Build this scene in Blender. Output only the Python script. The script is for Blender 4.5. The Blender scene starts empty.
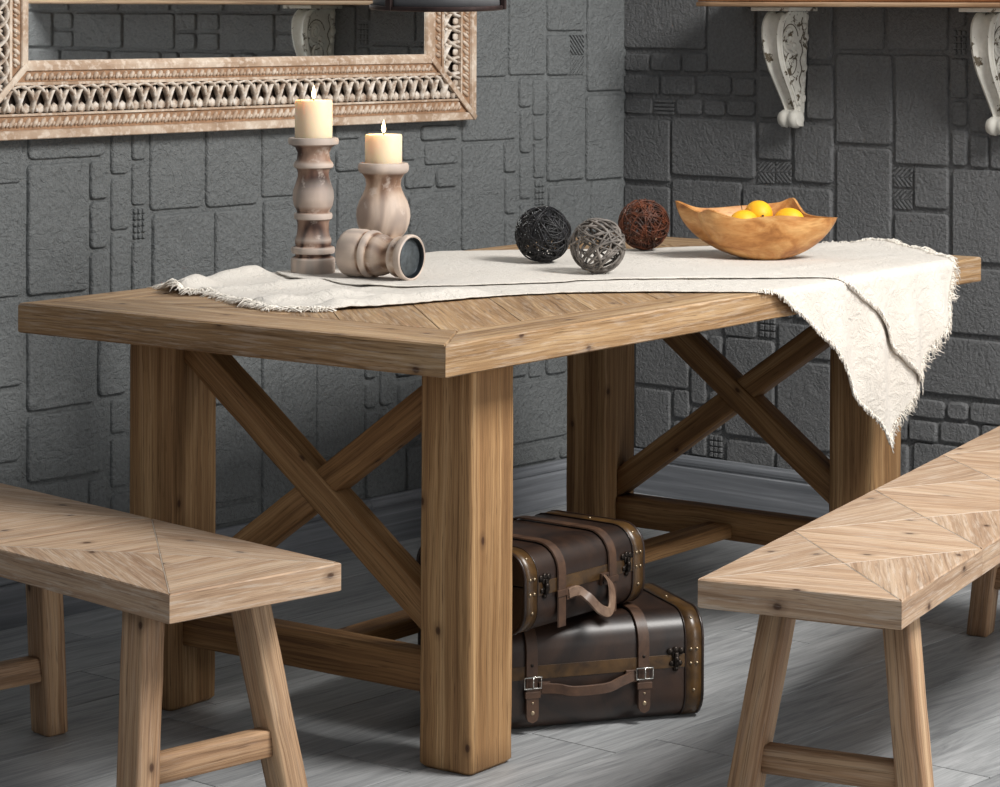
import bpy, bmesh, math, random
from mathutils import Vector, Matrix, noise
random.seed(7)
C = bpy.context.scene.collection
PI = math.pi

# ------------------------------------------------------------------ helpers
def obj(name, bm, mats, parent=None, smooth=False, angle=None):
    me = bpy.data.meshes.new(name)
    bmesh.ops.recalc_face_normals(bm, faces=bm.faces[:]) if not getattr(bm, 'keep', False) else None
    bm.to_mesh(me); bm.free()
    if not isinstance(mats, (list, tuple)): mats = [mats]
    for m in mats: me.materials.append(m)
    if smooth or angle:
        for p in me.polygons: p.use_smooth = True
    if angle:
        me.set_sharp_from_angle(angle=math.radians(angle))
    o = bpy.data.objects.new(name, me); C.objects.link(o)
    if parent: o.parent = parent
    return o

def thing(name, label, cat, loc=(0, 0, 0), rot=0, group=None):
    o = bpy.data.objects.new(name, None); C.objects.link(o)
    o.empty_display_size = .05
    o.location = loc
    o.rotation_euler = rot if isinstance(rot, (tuple, list)) else (0, 0, rot)
    o['label'] = label; o['category'] = cat
    if group: o['group'] = group
    return o

def tag(o, label, cat, group=None):
    o['label'] = label; o['category'] = cat
    if group: o['group'] = group
    return o

def struct(name, bm, mats, **k):
    o = obj(name, bm, mats, **k); o['kind'] = 'structure'; return o

def layers(bm):
    uv = bm.loops.layers.uv.get('UVMap') or bm.loops.layers.uv.new('UVMap')
    tn = bm.faces.layers.float.get('tone') or bm.faces.layers.float.new('tone')
    return uv, tn

def new_bm():
    bm = bmesh.new(); layers(bm); return bm

def rnd(a, b): return random.uniform(a, b)

def inset_poly(pts, d):
    n = len(pts); out = []
    for i in range(n):
        p0, p1, p2 = Vector(pts[i - 1]), Vector(pts[i]), Vector(pts[(i + 1) % n])
        e0 = (p1 - p0).normalized(); e1 = (p2 - p1).normalized()
        n0 = Vector((-e0.y, e0.x)); n1 = Vector((-e1.y, e1.x))
        k = 1 + n0.dot(n1)
        out.append(p1 + (n0 + n1) * (d / max(k, .3)))
    return out

def prism(bm, pts, z0, z1, ang=0, tone=None, bev=.0012, gap=.0004, mat=0, wob=0, M=None):
    """plank / slab piece: convex CCW polygon, grain direction ang, worn top edge"""
    uv, tn = layers(bm)
    tone = rnd(0, 1) if tone is None else tone
    ou, ov = rnd(0, 30), rnd(0, 30)
    c, s = math.cos(ang), math.sin(ang)
    if wob:
        q = []
        for i in range(len(pts)):
            a, b = Vector(pts[i]), Vector(pts[(i + 1) % len(pts)])
            k = max(1, int((b - a).length / .035))
            for j in range(k):
                q.append(a.lerp(b, j / k))
        pts = q
    pts = inset_poly(pts, gap)
    lo = [bm.verts.new((p.x, p.y, z0)) for p in inset_poly(pts, bev)]
    lo2 = [bm.verts.new((p.x, p.y, z0 + bev)) for p in pts]
    mid = [bm.verts.new((p.x, p.y, z1 - bev * (1 + (rnd(0, wob) if wob else 0)))) for p in pts]
    ti = inset_poly(pts, bev * 1.1)
    top = [bm.verts.new((p.x + (rnd(-.3, .3) * bev * wob if wob else 0), p.y + (rnd(-.3, .3) * bev * wob if wob else 0), z1)) for p in ti]
    fs = []
    n = len(pts)
    for i in range(n):
        j = (i + 1) % n
        for a, b in ((lo, lo2), (lo2, mid), (mid, top)):
            fs.append((bm.faces.new((a[i], a[j], b[j], b[i])), 'side' if a is not mid else 'top'))
    fs.append((bm.faces.new(top), 'top')); fs.append((bm.faces.new(lo[::-1]), 'top'))
    for f, kind in fs:
        f[tn] = tone; f.material_index = mat
        nrm = f.normal if f.normal.length else Vector((0, 0, 1))
        f.normal_update()
        for l in f.loops:
            co = l.vert.co
            if kind == 'top':
                l[uv].uv = (c * co.x + s * co.y + ou, -s * co.x + c * co.y + ov)
            else:
                t = Vector((-f.normal.y, f.normal.x))
                if t.length > 0: t.normalize()
                l[uv].uv = (t.x * co.x + t.y * co.y + ou, co.z + ov)
    if M is not None:
        for v in lo + lo2 + mid + top: v.co = M @ v.co

def beam(bm, p0, p1, w, t, up=(0, 0, 1), bev=.004, wob=.0006, tone=None, n=None, taper=1, mat=0, cs=3, ends=None):
    """rounded rectangular timber from p0 to p1; w along side axis, t along up axis. UV u=length v=perimeter
    ends: optional (normal0, normal1) planes that cut the ends on the slant"""
    uv, tn = layers(bm)
    tone = rnd(0, 1) if tone is None else tone
    p0, p1 = Vector(p0), Vector(p1)
    d = (p1 - p0); L = d.length; d.normalize()
    up = Vector(up); side = d.cross(up).normalized(); up2 = side.cross(d).normalized()
    n = n or max(2, int(L / .05))
    sec = []
    for cx, cy, a0 in ((1, 1, 0), (-1, 1, 90), (-1, -1, 180), (1, -1, 270)):
        for k in range(cs):
            a = math.radians(a0 + 90 * k / (cs - 1)) if cs > 1 else math.radians(a0 + 45)
            sec.append((cx * (w / 2 - bev) + bev * math.cos(a), cy * (t / 2 - bev) + bev * math.sin(a)))
    per = [0]
    m = len(sec)
    for i in range(m):
        a, b = sec[i], sec[(i + 1) % m]
        per.append(per[-1] + math.hypot(a[0] - b[0], a[1] - b[1]))
    ou, ov = rnd(0, 30), rnd(0, 30)
    stations = [-1] + list(range(n + 1)) + [n + 1]
    rings = []; us = []
    for st in stations:
        k = min(max(st, 0), n) / n
        endcap = st < 0 or st > n
        pos = k * L
        if not endcap and st == 0: pos = bev * .7
        if not endcap and st == n: pos = L - bev * .7
        sc = 1 + (taper - 1) * k
        ring = []
        for (x, y) in sec:
            if endcap:
                x -= math.copysign(bev * .7, x); y -= math.copysign(bev * .7, y)
            base = p0 + d * pos
            q = base + side * x * sc + up2 * y * sc
            if ends:
                if k == 0 and ends[0] is not None:
                    nn = Vector(ends[0]); q -= d * ((q - base).dot(nn) / d.dot(nn))
                if k == 1 and ends[1] is not None:
                    nn = Vector(ends[1]); q -= d * ((q - base).dot(nn) / d.dot(nn))
            if wob: q += Vector((rnd(-1, 1), rnd(-1, 1), 0)) * wob
            ring.append(bm.verts.new(q))
        rings.append(ring); us.append(pos)
    for r in range(len(rings) - 1):
        for i in range(m):
            j = (i + 1) % m
            f = bm.faces.new((rings[r][i], rings[r][j], rings[r + 1][j], rings[r + 1][i]))
            f[tn] = tone; f.material_index = mat; f.smooth = True
            for l, (uu, vv) in zip(f.loops, ((us[r], per[i]), (us[r], per[i + 1]), (us[r + 1], per[i + 1]), (us[r + 1], per[i]))):
                l[uv].uv = (uu + ou, vv + ov)
    for ring, rev in ((rings[0], True), (rings[-1], False)):
        f = bm.faces.new(ring[::-1] if rev else ring)
        f[tn] = tone; f.material_index = mat
        for l in f.loops:
            q = l.vert.co - p0
            l[uv].uv = (q.dot(side) + ou, q.dot(up2) + ov)

def tube(bm, pts, r, seg=6, closed=False, mat=0, flat=1.0, rs=None):
    pts = [Vector(p) for p in pts]; n = len(pts)
    uv, tn = layers(bm)
    rings = []
    prev = None
    for i, p in enumerate(pts):
        a = pts[(i - 1) % n] if (closed or i > 0) else pts[i]
        b = pts[(i + 1) % n] if (closed or i < n - 1) else pts[i]
        d = (b - a)
        if d.length < 1e-9: d = Vector((0, 0, 1))
        d.normalize()
        if prev is None:
            ref = Vector((0, 0, 1)) if abs(d.z) < .9 else Vector((1, 0, 0))
            s = d.cross(ref).normalized()
        else:
            s = (prev - d * prev.dot(d))
            if s.length < 1e-6: s = d.cross(Vector((0, 0, 1)))
            s.normalize()
        prev = s; u = d.cross(s)
        rr = rs[i] if rs else r
        rings.append([bm.verts.new(p + s * (rr * math.cos(2 * PI * k / seg)) + u * (rr * flat * math.sin(2 * PI * k / seg))) for k in range(seg)])
    m = n if closed else n - 1
    for i in range(m):
        A, B = rings[i], rings[(i + 1) % n]
        for k in range(seg):
            f = bm.faces.new((A[k], A[(k + 1) % seg], B[(k + 1) % seg], B[k])); f.smooth = True; f.material_index = mat
            for l, q in zip(f.loops, ((i, k), (i, k + 1), (i + 1, k + 1), (i + 1, k))): l[uv].uv = (q[0] * .02, q[1] * .01)
    if not closed:
        bm.faces.new(rings[0][::-1]).material_index = mat; bm.faces.new(rings[-1]).material_index = mat

def lathe(bm, prof, seg=48, mat=0, M=None, cap=True, tone=.5):
    uv, tn = layers(bm)
    rings = []; vs = []
    for r, z in prof:
        if r < 1e-6:
            ring = [bm.verts.new((0, 0, z))]
        else:
            ring = [bm.verts.new((r * math.cos(2 * PI * k / seg), r * math.sin(2 * PI * k / seg), z)) for k in range(seg)]
        rings.append(ring); vs += ring
    for A, B in zip(rings, rings[1:]):
        for k in range(seg):
            j = (k + 1) % seg
            if len(A) == 1 and len(B) == 1: continue
            if len(A) == 1: f = bm.faces.new((A[0], B[j], B[k]))
            elif len(B) == 1: f = bm.faces.new((A[k], A[j], B[0]))
            else: f = bm.faces.new((A[k], A[j], B[j], B[k]))
            f.smooth = True; f.material_index = mat; f[tn] = tone
    if cap:
        for ring, rev in ((rings[0], True), (rings[-1], False)):
            if len(ring) > 1:
                f = bm.faces.new(ring[::-1] if rev else ring); f.material_index = mat
    if M is not None:
        for v in vs: v.co = M @ v.co

def ellipsoid(bm, c, r, M=None, sub=2, mat=0):
    m = Matrix.Translation(c) @ (M or Matrix()) @ Matrix.Diagonal((r[0], r[1], r[2], 1))
    g = bmesh.ops.create_icosphere(bm, subdivisions=sub, radius=1, matrix=m)
    for v in g['verts']:
        for f in v.link_faces: f.smooth = True; f.material_index = mat

def box(bm, x0, x1, y0, y1, z0, z1, bev=0, mat=0, M=None):
    g = bmesh.ops.create_cube(bm, size=1)
    vs = g['verts']
    for v in vs:
        v.co = Vector(((x0 + x1) / 2 + v.co.x * (x1 - x0), (y0 + y1) / 2 + v.co.y * (y1 - y0), (z0 + z1) / 2 + v.co.z * (z1 - z0)))
    fs = set(f for v in vs for f in v.link_faces)
    for f in fs: f.material_index = mat
    if bev:
        es = set(e for v in vs for e in v.link_edges)
        r = bmesh.ops.bevel(bm, geom=list(es), offset=bev, segments=2, affect='EDGES', profile=.5)
        vs = list(set(v for f in r['faces'] for v in f.verts)) + [v for v in vs if v.is_valid]
        vs = list(set(vs))
    if M is not None:
        for v in vs: v.co = M @ v.co
    return vs

# ------------------------------------------------------------------ materials
def srgb(r, g, b):
    return tuple(((c / 255) / 12.92 if c / 255 <= .04045 else ((c / 255 + .055) / 1.055) ** 2.4) for c in (r, g, b)) + (1,)

class NT:
    def __init__(s, name):
        s.m = bpy.data.materials.new(name); s.m.use_nodes = True
        s.t = s.m.node_tree; s.b = s.t.nodes['Principled BSDF']
    def n(s, typ, **k):
        nd = s.t.nodes.new(typ)
        for a, v in k.items():
            if a.startswith('i_'):
                key = a[2:].replace('_', ' ')
                nd.inputs[key].default_value = v
            else: setattr(nd, a, v)
        return nd
    def l(s, a, b): s.t.links.new(a, b)
    def val(s, inp, v): s.b.inputs[inp].default_value = v
    def mul(s, vec, sc, loc=(0, 0, 0), rot=(0, 0, 0)):
        m = s.n('ShaderNodeMapping'); m.inputs['Scale'].default_value = sc; m.inputs['Location'].default_value = loc
        m.inputs['Rotation'].default_value = rot
        s.l(vec, m.inputs['Vector']); return m.outputs[0]
    def noise(s, vec, scale, detail=4, rough=.5, dist=0):
        nd = s.n('ShaderNodeTexNoise'); nd.inputs['Scale'].default_value = scale; nd.inputs['Detail'].default_value = detail
        nd.inputs['Roughness'].default_value = rough; nd.inputs['Distortion'].default_value = dist
        if vec is not None: s.l(vec, nd.inputs['Vector'])
        return nd.outputs['Fac']
    def ramp(s, fac, stops, interp='LINEAR'):
        nd = s.n('ShaderNodeValToRGB'); cr = nd.color_ramp; cr.interpolation = interp
        while len(cr.elements) > len(stops): cr.elements.remove(cr.elements[-1])
        while len(cr.elements) < len(stops): cr.elements.new(1)
        for e, (p, c) in zip(cr.elements, stops):
            e.position = p; e.color = c if isinstance(c, tuple) else (c, c, c, 1)
        s.l(fac, nd.inputs[0]); return nd.outputs[0]
    def mix(s, fac, a, b, mode='MIX'):
        nd = s.n('ShaderNodeMix', data_type='RGBA', blend_type=mode)
        for sock, v in ((nd.inputs[0], fac), (nd.inputs[6], a), (nd.inputs[7], b)):
            if isinstance(v, (int, float)): sock.default_value = v
            elif isinstance(v, tuple): sock.default_value = v
            else: s.l(v, sock)
        return nd.outputs[2]
    def math(s, op, a, b=0, clamp=False):
        nd = s.n('ShaderNodeMath', operation=op); nd.use_clamp = clamp
        for sock, v in ((nd.inputs[0], a), (nd.inputs[1], b)):
            if isinstance(v, (int, float)): sock.default_value = v
            else: s.l(v, sock)
        return nd.outputs[0]
    def bump(s, h, strength=.3, dist=.002, chain=None):
        nd = s.n('ShaderNodeBump'); nd.inputs['Strength'].default_value = strength; nd.inputs['Distance'].default_value = dist
        s.l(h, nd.inputs['Height'])
        if chain is not None: s.l(chain, nd.inputs['Normal'])
        return nd.outputs[0]
    def obj(s): return s.n('ShaderNodeTexCoord').outputs['Object']
    def uv(s): return s.n('ShaderNodeTexCoord').outputs['UV']

def wood(name, dark, mid, light, lam=0, fine=.8, knots=True, rough=.62, lime=0, contrast=1.0, bstr=.35):
    t = NT(name); uv = t.uv()
    warp = t.noise(t.mul(uv, (2.5, 9, 1)), 1, 3)
    wv = t.n('ShaderNodeVectorMath', operation='MULTIPLY_ADD')
    t.l(warp, wv.inputs[0]); wv.inputs[1].default_value = (0, .03, 0); t.l(uv, wv.inputs[2])
    v2 = wv.outputs[0]
    broad = t.noise(t.mul(v2, (1.0, 34, 1)), 1, 5, .6, .3)
    col = t.ramp(broad, [(.5 - .22 / contrast, dark), (.5, mid), (.5 + .2 / contrast, light)])
    fg = t.noise(t.mul(v2, (3.0, 250, 1)), 1, 5, .7)
    col = t.mix(fine, col, t.ramp(fg, [(.33, (.42, .36, .30, 1)), (.52, (1, 1, 1, 1)), (.75, (1.25, 1.22, 1.18, 1))]), 'MULTIPLY')
    sp = t.noise(t.mul(uv, (14, 300, 1)), 1, 2, .5)
    col = t.mix(t.ramp(sp, [(.62, 0.0), (.70, .55)]), col, tuple(c * .45 for c in dark[:3]) + (1,))
    if lam:
        sep = t.n('ShaderNodeSeparateXYZ'); t.l(uv, sep.inputs[0])
        vv = t.math('DIVIDE', sep.outputs[1], lam)
        fl = t.math('FLOOR', vv); wn = t.n('ShaderNodeTexWhiteNoise', noise_dimensions='1D'); t.l(fl, wn.inputs['W'])
        col = t.mix(.75, col, t.ramp(wn.outputs['Value'], [(0, (.72, .64, .55, 1)), (.5, (1, .97, .93, 1)), (1, (1.22, 1.2, 1.14, 1))]), 'MULTIPLY')
        fr = t.math('FRACT', vv); edge = t.math('LESS_THAN', fr, .02)
        col = t.mix(t.math('MULTIPLY', edge, .5), col, tuple(c * .3 for c in dark[:3]) + (1,))
    at = t.n('ShaderNodeAttribute', attribute_name='tone')
    col = t.mix(.8, col, t.ramp(at.outputs['Fac'], [(0, (.80, .76, .72, 1)), (.5, (1, 1, 1, 1)), (1, (1.16, 1.13, 1.08, 1))]), 'MULTIPLY')
    if knots:
        vo = t.n('ShaderNodeTexVoronoi', feature='F1', voronoi_dimensions='2D'); vo.inputs['Scale'].default_value = 1
        vo.inputs['Randomness'].default_value = 1
        t.l(t.mul(v2, (5.2, 8.0, 1)), vo.inputs['Vector'])
        wn = t.n('ShaderNodeTexWhiteNoise', noise_dimensions='3D'); t.l(vo.outputs['Color'], wn.inputs[0])
        pick = t.math('GREATER_THAN', wn.outputs['Value'], .5)
        k = t.ramp(vo.outputs['Distance'], [(0, .95), (.028, .85), (.045, .35), (.11, 0.0)])
        col = t.mix(t.math('MULTIPLY', k, pick), col, srgb(62, 36, 22))
    if lime:
        ln = t.noise(t.mul(uv, (10, 150, 1)), 1, 5, .7)
        col = t.mix(t.ramp(ln, [(.50, 0.0), (.62, lime)]), col, srgb(214, 202, 188))
    t.l(col, t.b.inputs['Base Color'])
    t.val('Roughness', rough); t.val('Specular IOR Level', .3)
    h = t.math('ADD', t.math('MULTIPLY', fg, .7), broad)
    t.l(t.bump(h, bstr, .0025), t.b.inputs['Normal'])
    return t.m

def plain(name, col, rough=.5, metal=0, var=0, scale=20, spec=.5, bstr=0, bscale=200, coat=0):
    t = NT(name)
    if var:
        o = t.obj(); nz = t.noise(o, scale, 5, .6)
        c = t.mix(t.ramp(nz, [(.35, 0.0), (.65, 1.0)]), tuple(x * (1 - var) for x in col[:3]) + (1,), tuple(min(1, x * (1 + var)) for x in col[:3]) + (1,))
        t.l(c, t.b.inputs['Base Color'])
    else: t.val('Base Color', col)
    t.val('Roughness', rough); t.val('Metallic', metal); t.val('Specular IOR Level', spec)
    if coat: t.val('Coat Weight', coat); t.val('Coat Roughness', .25)
    if bstr: t.l(t.bump(t.noise(t.obj(), bscale, 5, .6), bstr, .002), t.b.inputs['Normal'])
    return t.m

def stone(name, col, k=1.0):
    t = NT(name); o = t.obj()
    n1 = t.noise(o, 120, 6, .66, .1)
    n2 = t.noise(o, 14, 4, .6, 1.4)
    cr = t.noise(o, 9, 3, .5, 2.0)
    ridge = t.math('ABSOLUTE', t.math('SUBTRACT', cr, .5))
    crack = t.ramp(ridge, [(0, 0.0), (.010, .6), (.03, 1.0)])
    h = t.math('ADD', t.math('MULTIPLY', n1, .85), t.math('ADD', t.math('MULTIPLY', n2, .9), t.math('MULTIPLY', crack, .16)))
    var = t.noise(o, 3.2, 3)
    c = t.mix(var, tuple(x * .85 for x in col[:3]) + (1,), tuple(x * 1.15 for x in col[:3]) + (1,))
    c = t.mix(.55, c, t.ramp(n1, [(.35, (.70, .70, .70, 1)), (.68, (1.3, 1.3, 1.3, 1))]), 'MULTIPLY')
    t.l(c, t.b.inputs['Base Color']); t.val('Roughness', .62); t.val('Specular IOR Level', .35)
    t.l(t.bump(h, 1.0 * k, .009), t.b.inputs['Normal'])
    return t.m

WOOD_TABLE = wood('aged_pine_table', srgb(98, 68, 42), srgb(144, 108, 70), srgb(178, 142, 100), knots=True)
WOOD_LAM = wood('laminated_pine_leg', srgb(116, 84, 56), srgb(164, 130, 92), srgb(200, 168, 128), lam=.034, knots=True)
WOOD_TOP = wood('limed_parquet_top', srgb(112, 84, 56), srgb(156, 126, 92), srgb(188, 160, 124), lime=.25)
WOOD_BENCH = wood('pale_bench_pine', srgb(146, 116, 92), srgb(180, 152, 126), srgb(202, 180, 156), lime=.4, fine=.6, contrast=.8)
WOOD_BENCHLEG = wood('bench_leg_pine', srgb(130, 100, 76), srgb(172, 142, 114), srgb(200, 174, 144), lam=.03, lime=.1)
SEAM = plain('white_seam_filler', srgb(205, 195, 182), .8)
GLUE = plain('dark_core', srgb(60, 42, 28), .8)

# ------------------------------------------------------------------ room
D1, D2 = 4.3719, 5.7247          # back-left wall plane y = D1, right wall plane x = D2
STONE_L = stone('grey_stone_wall_left', (.168, .178, .180, 1))
STONE_R = stone('grey_stone_wall_right', (.165, .168, .171, 1))
LEFT_BLOCKS=[(3.513,3.634,0.927,1.185),(3.514,3.638,0.689,0.919),(3.514,3.639,0.501,0.681),(3.515,3.634,0.343,0.495),(3.516,3.635,0.184,0.334),(3.651,3.865,0.974,1.044),(3.649,3.817,0.687,0.964),(3.822,3.874,0.881,0.964),(3.823,3.874,0.775,0.877),(3.823,3.875,0.663,0.769),(3.882,3.934,0.933,1.04),(3.883,3.935,0.811,0.924),(3.883,3.935,0.658,0.804),(3.943,3.984,0.961,1.038),(3.943,3.987,0.862,0.954),(3.947,3.985,0.787,0.856,'m'),(3.944,3.988,0.653,0.781),(3.996,4.156,0.847,1.046),(4.003,4.182,0.665,0.838),(4.165,4.33,0.845,1.041),(4.194,4.334,0.652,0.837),(4.342,4.471,0.859,1.059),(4.347,4.489,0.64,0.852),(4.487,4.579,0.912,0.961),(4.488,4.583,0.631,0.905),(4.589,4.676,0.907,0.962),(4.594,4.688,0.634,0.9),(4.694,4.819,0.929,1.001),(4.697,4.819,0.861,0.919),(4.698,4.838,0.637,0.851),(4.834,4.941,0.854,0.909),(4.948,5.031,0.852,0.902),(4.907,5.031,0.91,0.962),(4.892,5.031,0.97,1.007),(4.849,5.025,0.649,0.842),(4.966,5.03,1.014,1.068),(5.045,5.261,0.963,1.111),(5.04,5.22,1.124,1.47),(5.228,5.378,1.126,1.474),(5.381,5.537,1.239,1.477),(5.382,5.538,1.123,1.228,'d'),(5.55,5.707,1.078,1.481),(5.269,5.321,1.043,1.118),(5.274,5.322,0.925,1.036),(5.326,5.375,1.021,1.115),(5.33,5.375,0.956,1.013),(5.331,5.376,0.858,0.948),(5.336,5.377,0.787,0.85,'m'),(5.274,5.323,0.806,0.917),(5.275,5.324,0.687,0.798),(5.332,5.377,0.671,0.78),(5.384,5.539,0.847,1.115),(5.548,5.709,0.842,1.067),(5.39,5.562,0.676,0.836),(5.571,5.711,0.665,0.839),(5.047,5.207,0.686,0.957),(5.21,5.262,0.878,0.958),(5.215,5.263,0.771,0.871),(5.216,5.264,0.653,0.763),(3.65,3.838,0.443,0.661),(3.847,3.93,0.453,0.616),(3.651,3.868,0.291,0.433),(3.885,3.931,0.368,0.444),(3.885,3.932,0.25,0.359),(3.886,4.003,0.172,0.236),(3.651,3.817,0.181,0.284),(3.823,3.871,0.175,0.275),(3.942,4.091,0.383,0.561),(3.943,4.178,0.2,0.37),(4.19,4.332,0.396,0.538),(4.191,4.333,0.172,0.387),(4.191,4.334,0.122,0.163),(4.345,4.514,0.287,0.534),(4.347,4.515,0.121,0.277),(4.528,4.68,0.23,0.494),(4.529,4.688,0.124,0.22),(4.694,4.736,0.332,0.395),(4.694,4.737,0.252,0.324),(4.747,4.793,0.333,0.454),(4.747,4.805,0.244,0.322),(4.812,4.952,0.232,0.387),(4.804,4.888,0.398,0.459),(4.698,4.835,0.114,0.236),(4.846,4.972,0.112,0.219),(4.693,4.736,0.404,0.496),(4.971,5.203,0.209,0.361),(4.972,5.216,0.145,0.199),(5.222,5.306,0.35,0.432),(5.315,5.368,0.342,0.412),(5.384,5.472,0.343,0.417),(5.223,5.477,0.177,0.333),(5.232,5.432,0.12,0.169),(5.444,5.716,0.118,0.15),(4.97,5.214,0.37,0.486),(5.485,5.715,0.158,0.307),(5.484,5.574,0.325,0.421),(5.587,5.714,0.313,0.409)]
RIGHT_BLOCKS=[(4.104,4.376,1.191,1.455),(3.945,4.097,1.134,1.453),(4.291,4.375,1.13,1.176),(4.185,4.284,1.132,1.18),(4.1,4.181,1.131,1.182),(4.257,4.375,1.069,1.12),(4.139,4.25,1.069,1.122),(4.023,4.132,1.072,1.125),(3.947,4.016,1.072,1.119),(4.28,4.374,1.015,1.058),(4.207,4.273,1.015,1.057,'h'),(4.116,4.2,1.017,1.06),(4.041,4.109,1.017,1.059),(3.946,4.035,1.019,1.061),(4.219,4.374,0.836,1.002),(3.946,4.213,0.856,1.009),(4.218,4.372,0.664,0.822),(3.989,4.212,0.676,0.845),(3.708,3.982,0.692,0.841),(3.834,3.936,0.909,1.007),(3.886,3.936,0.848,0.903,'d'),(3.833,3.88,0.851,0.905,'d'),(3.706,3.824,0.855,1.003),(3.835,3.937,1.017,1.129),(3.796,3.938,1.137,1.451),(3.792,3.822,1.012,1.128),(3.711,3.784,1.17,1.45),(3.707,3.786,1.017,1.159),(3.557,3.699,1.197,1.449),(3.374,3.549,1.199,1.447),(3.533,3.698,0.96,1.187),(3.372,3.524,0.914,1.187),(3.534,3.696,0.643,0.95),(3.474,3.526,0.857,0.905,'d'),(3.473,3.525,0.802,0.85,'d'),(3.371,3.468,0.807,0.908),(3.37,3.524,0.604,0.795),(3.324,3.368,1.257,1.421),(3.323,3.362,1.188,1.25,'m'),(3.32,3.367,1.083,1.181),(3.319,3.361,1.014,1.076),(3.319,3.361,0.916,1.007),(3.205,3.312,1.092,1.304),(3.231,3.311,1,1.085),(3.26,3.31,0.914,0.992),(3.149,3.255,0.912,0.995),(3.107,3.359,0.683,0.909),(3.106,3.532,0.506,0.668),(3.105,3.522,0.352,0.494),(3.376,3.473,0.289,0.334),(3.311,3.37,0.293,0.337),(3.198,3.306,0.292,0.341),(3.398,3.478,0.23,0.28),(3.283,3.39,0.234,0.286),(3.171,3.275,0.244,0.29),(3.336,3.466,0.143,0.227),(3.481,3.521,0.226,0.326),(3.48,3.521,0.126,0.216),(3.103,3.327,0.16,0.238),(4.157,4.333,0.29,0.467),(4.215,4.332,0.116,0.279),(4.153,4.205,0.211,0.286),(4.152,4.205,0.121,0.203),(4.098,4.147,0.368,0.442),(4.047,4.088,0.302,0.439),(4.098,4.147,0.254,0.36),(3.882,4.037,0.184,0.44),(4.097,4.146,0.117,0.244),(4.046,4.088,0.189,0.294),(4.045,4.087,0.118,0.178,'m'),(3.881,4.032,0.1,0.172),(3.708,3.873,0.172,0.395),(3.713,3.872,0.1,0.161),(3.94,4.041,0.442,0.5),(3.88,3.93,0.447,0.501,'m'),(3.709,3.871,0.405,0.49),(3.531,3.7,0.315,0.567),(3.53,3.698,0.214,0.305),(3.623,3.698,0.107,0.199),(3.529,3.614,0.118,0.208)]


def rrect(u0, u1, z0, z1, r, j):
    pts = []
    for cx, cz, a0 in ((u1 - r, z1 - r, 0), (u0 + r, z1 - r, 90), (u0 + r, z0 + r, 180), (u1 - r, z0 + r, 270)):
        for a in (0, 45, 90):
            t = math.radians(a0 + a)
            pts.append(Vector((cx + r * math.cos(t), cz + r * math.sin(t))))
    # straight runs get a few wandering points so that edges look hewn
    out = []
    for i, p in enumerate(pts):
        q = pts[(i + 1) % len(pts)]
        out.append(p)
        L = (q - p).length
        if L > .05:
            k = int(L / .03)
            e = (q - p).normalized(); nn = Vector((-e.y, e.x))
            for m in range(1, k):
                out.append(p.lerp(q, m / k) + nn * rnd(-j, j))
    return out

def block(bm, u0, u1, z0, z1, put, h=None, r=None, j=.0009):
    w, hh = u1 - u0, z1 - z0
    if w < .006 or hh < .006: return
    r = min(r or rnd(.007, .013), w * .3, hh * .3)
    h = h or rnd(.006, .010)
    P = rrect(u0, u1, z0, z1, r, j if min(w, hh) > .03 else 0)
    e = min(.005, w * .2, hh * .2)
    rings = [(P, 0), (inset_poly(P, e * .25), h * .6), (inset_poly(P, e * .6), h * .92), (inset_poly(P, e * 1.1), h)]
    R = [[bm.verts.new(put(p.x, p.y, d)) for p in q] for q, d in rings]
    n = len(P)
    for A, B in zip(R, R[1:]):
        for i in range(n):
            f = bm.faces.new((A[i], A[(i + 1) % n], B[(i + 1) % n], B[i])); f.smooth = True
    bm.faces.new(R[-1])

def clip(poly, a, b, c):           # keep a*x + b*y <= c
    out = []
    for i in range(len(poly)):
        p, q = poly[i], poly[(i + 1) % len(poly)]
        dp, dq = a * p[0] + b * p[1] - c, a * q[0] + b * q[1] - c
        if dp <= 0: out.append(p)
        if dp * dq < 0:
            t = dp / (dp - dq); out.append((p[0] + t * (q[0] - p[0]), p[1] + t * (q[1] - p[1])))
    return out

def flatpiece(bm, P, put, h):
    if len(P) < 3: return
    A = [bm.verts.new(put(p[0], p[1], 0)) for p in P]
    B = [bm.verts.new(put(p[0], p[1], h)) for p in inset_poly([Vector(p) for p in P], .0012)]
    n = len(P)
    for i in range(n): bm.faces.new((A[i], A[(i + 1) % n], B[(i + 1) % n], B[i]))
    bm.faces.new(B)

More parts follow.
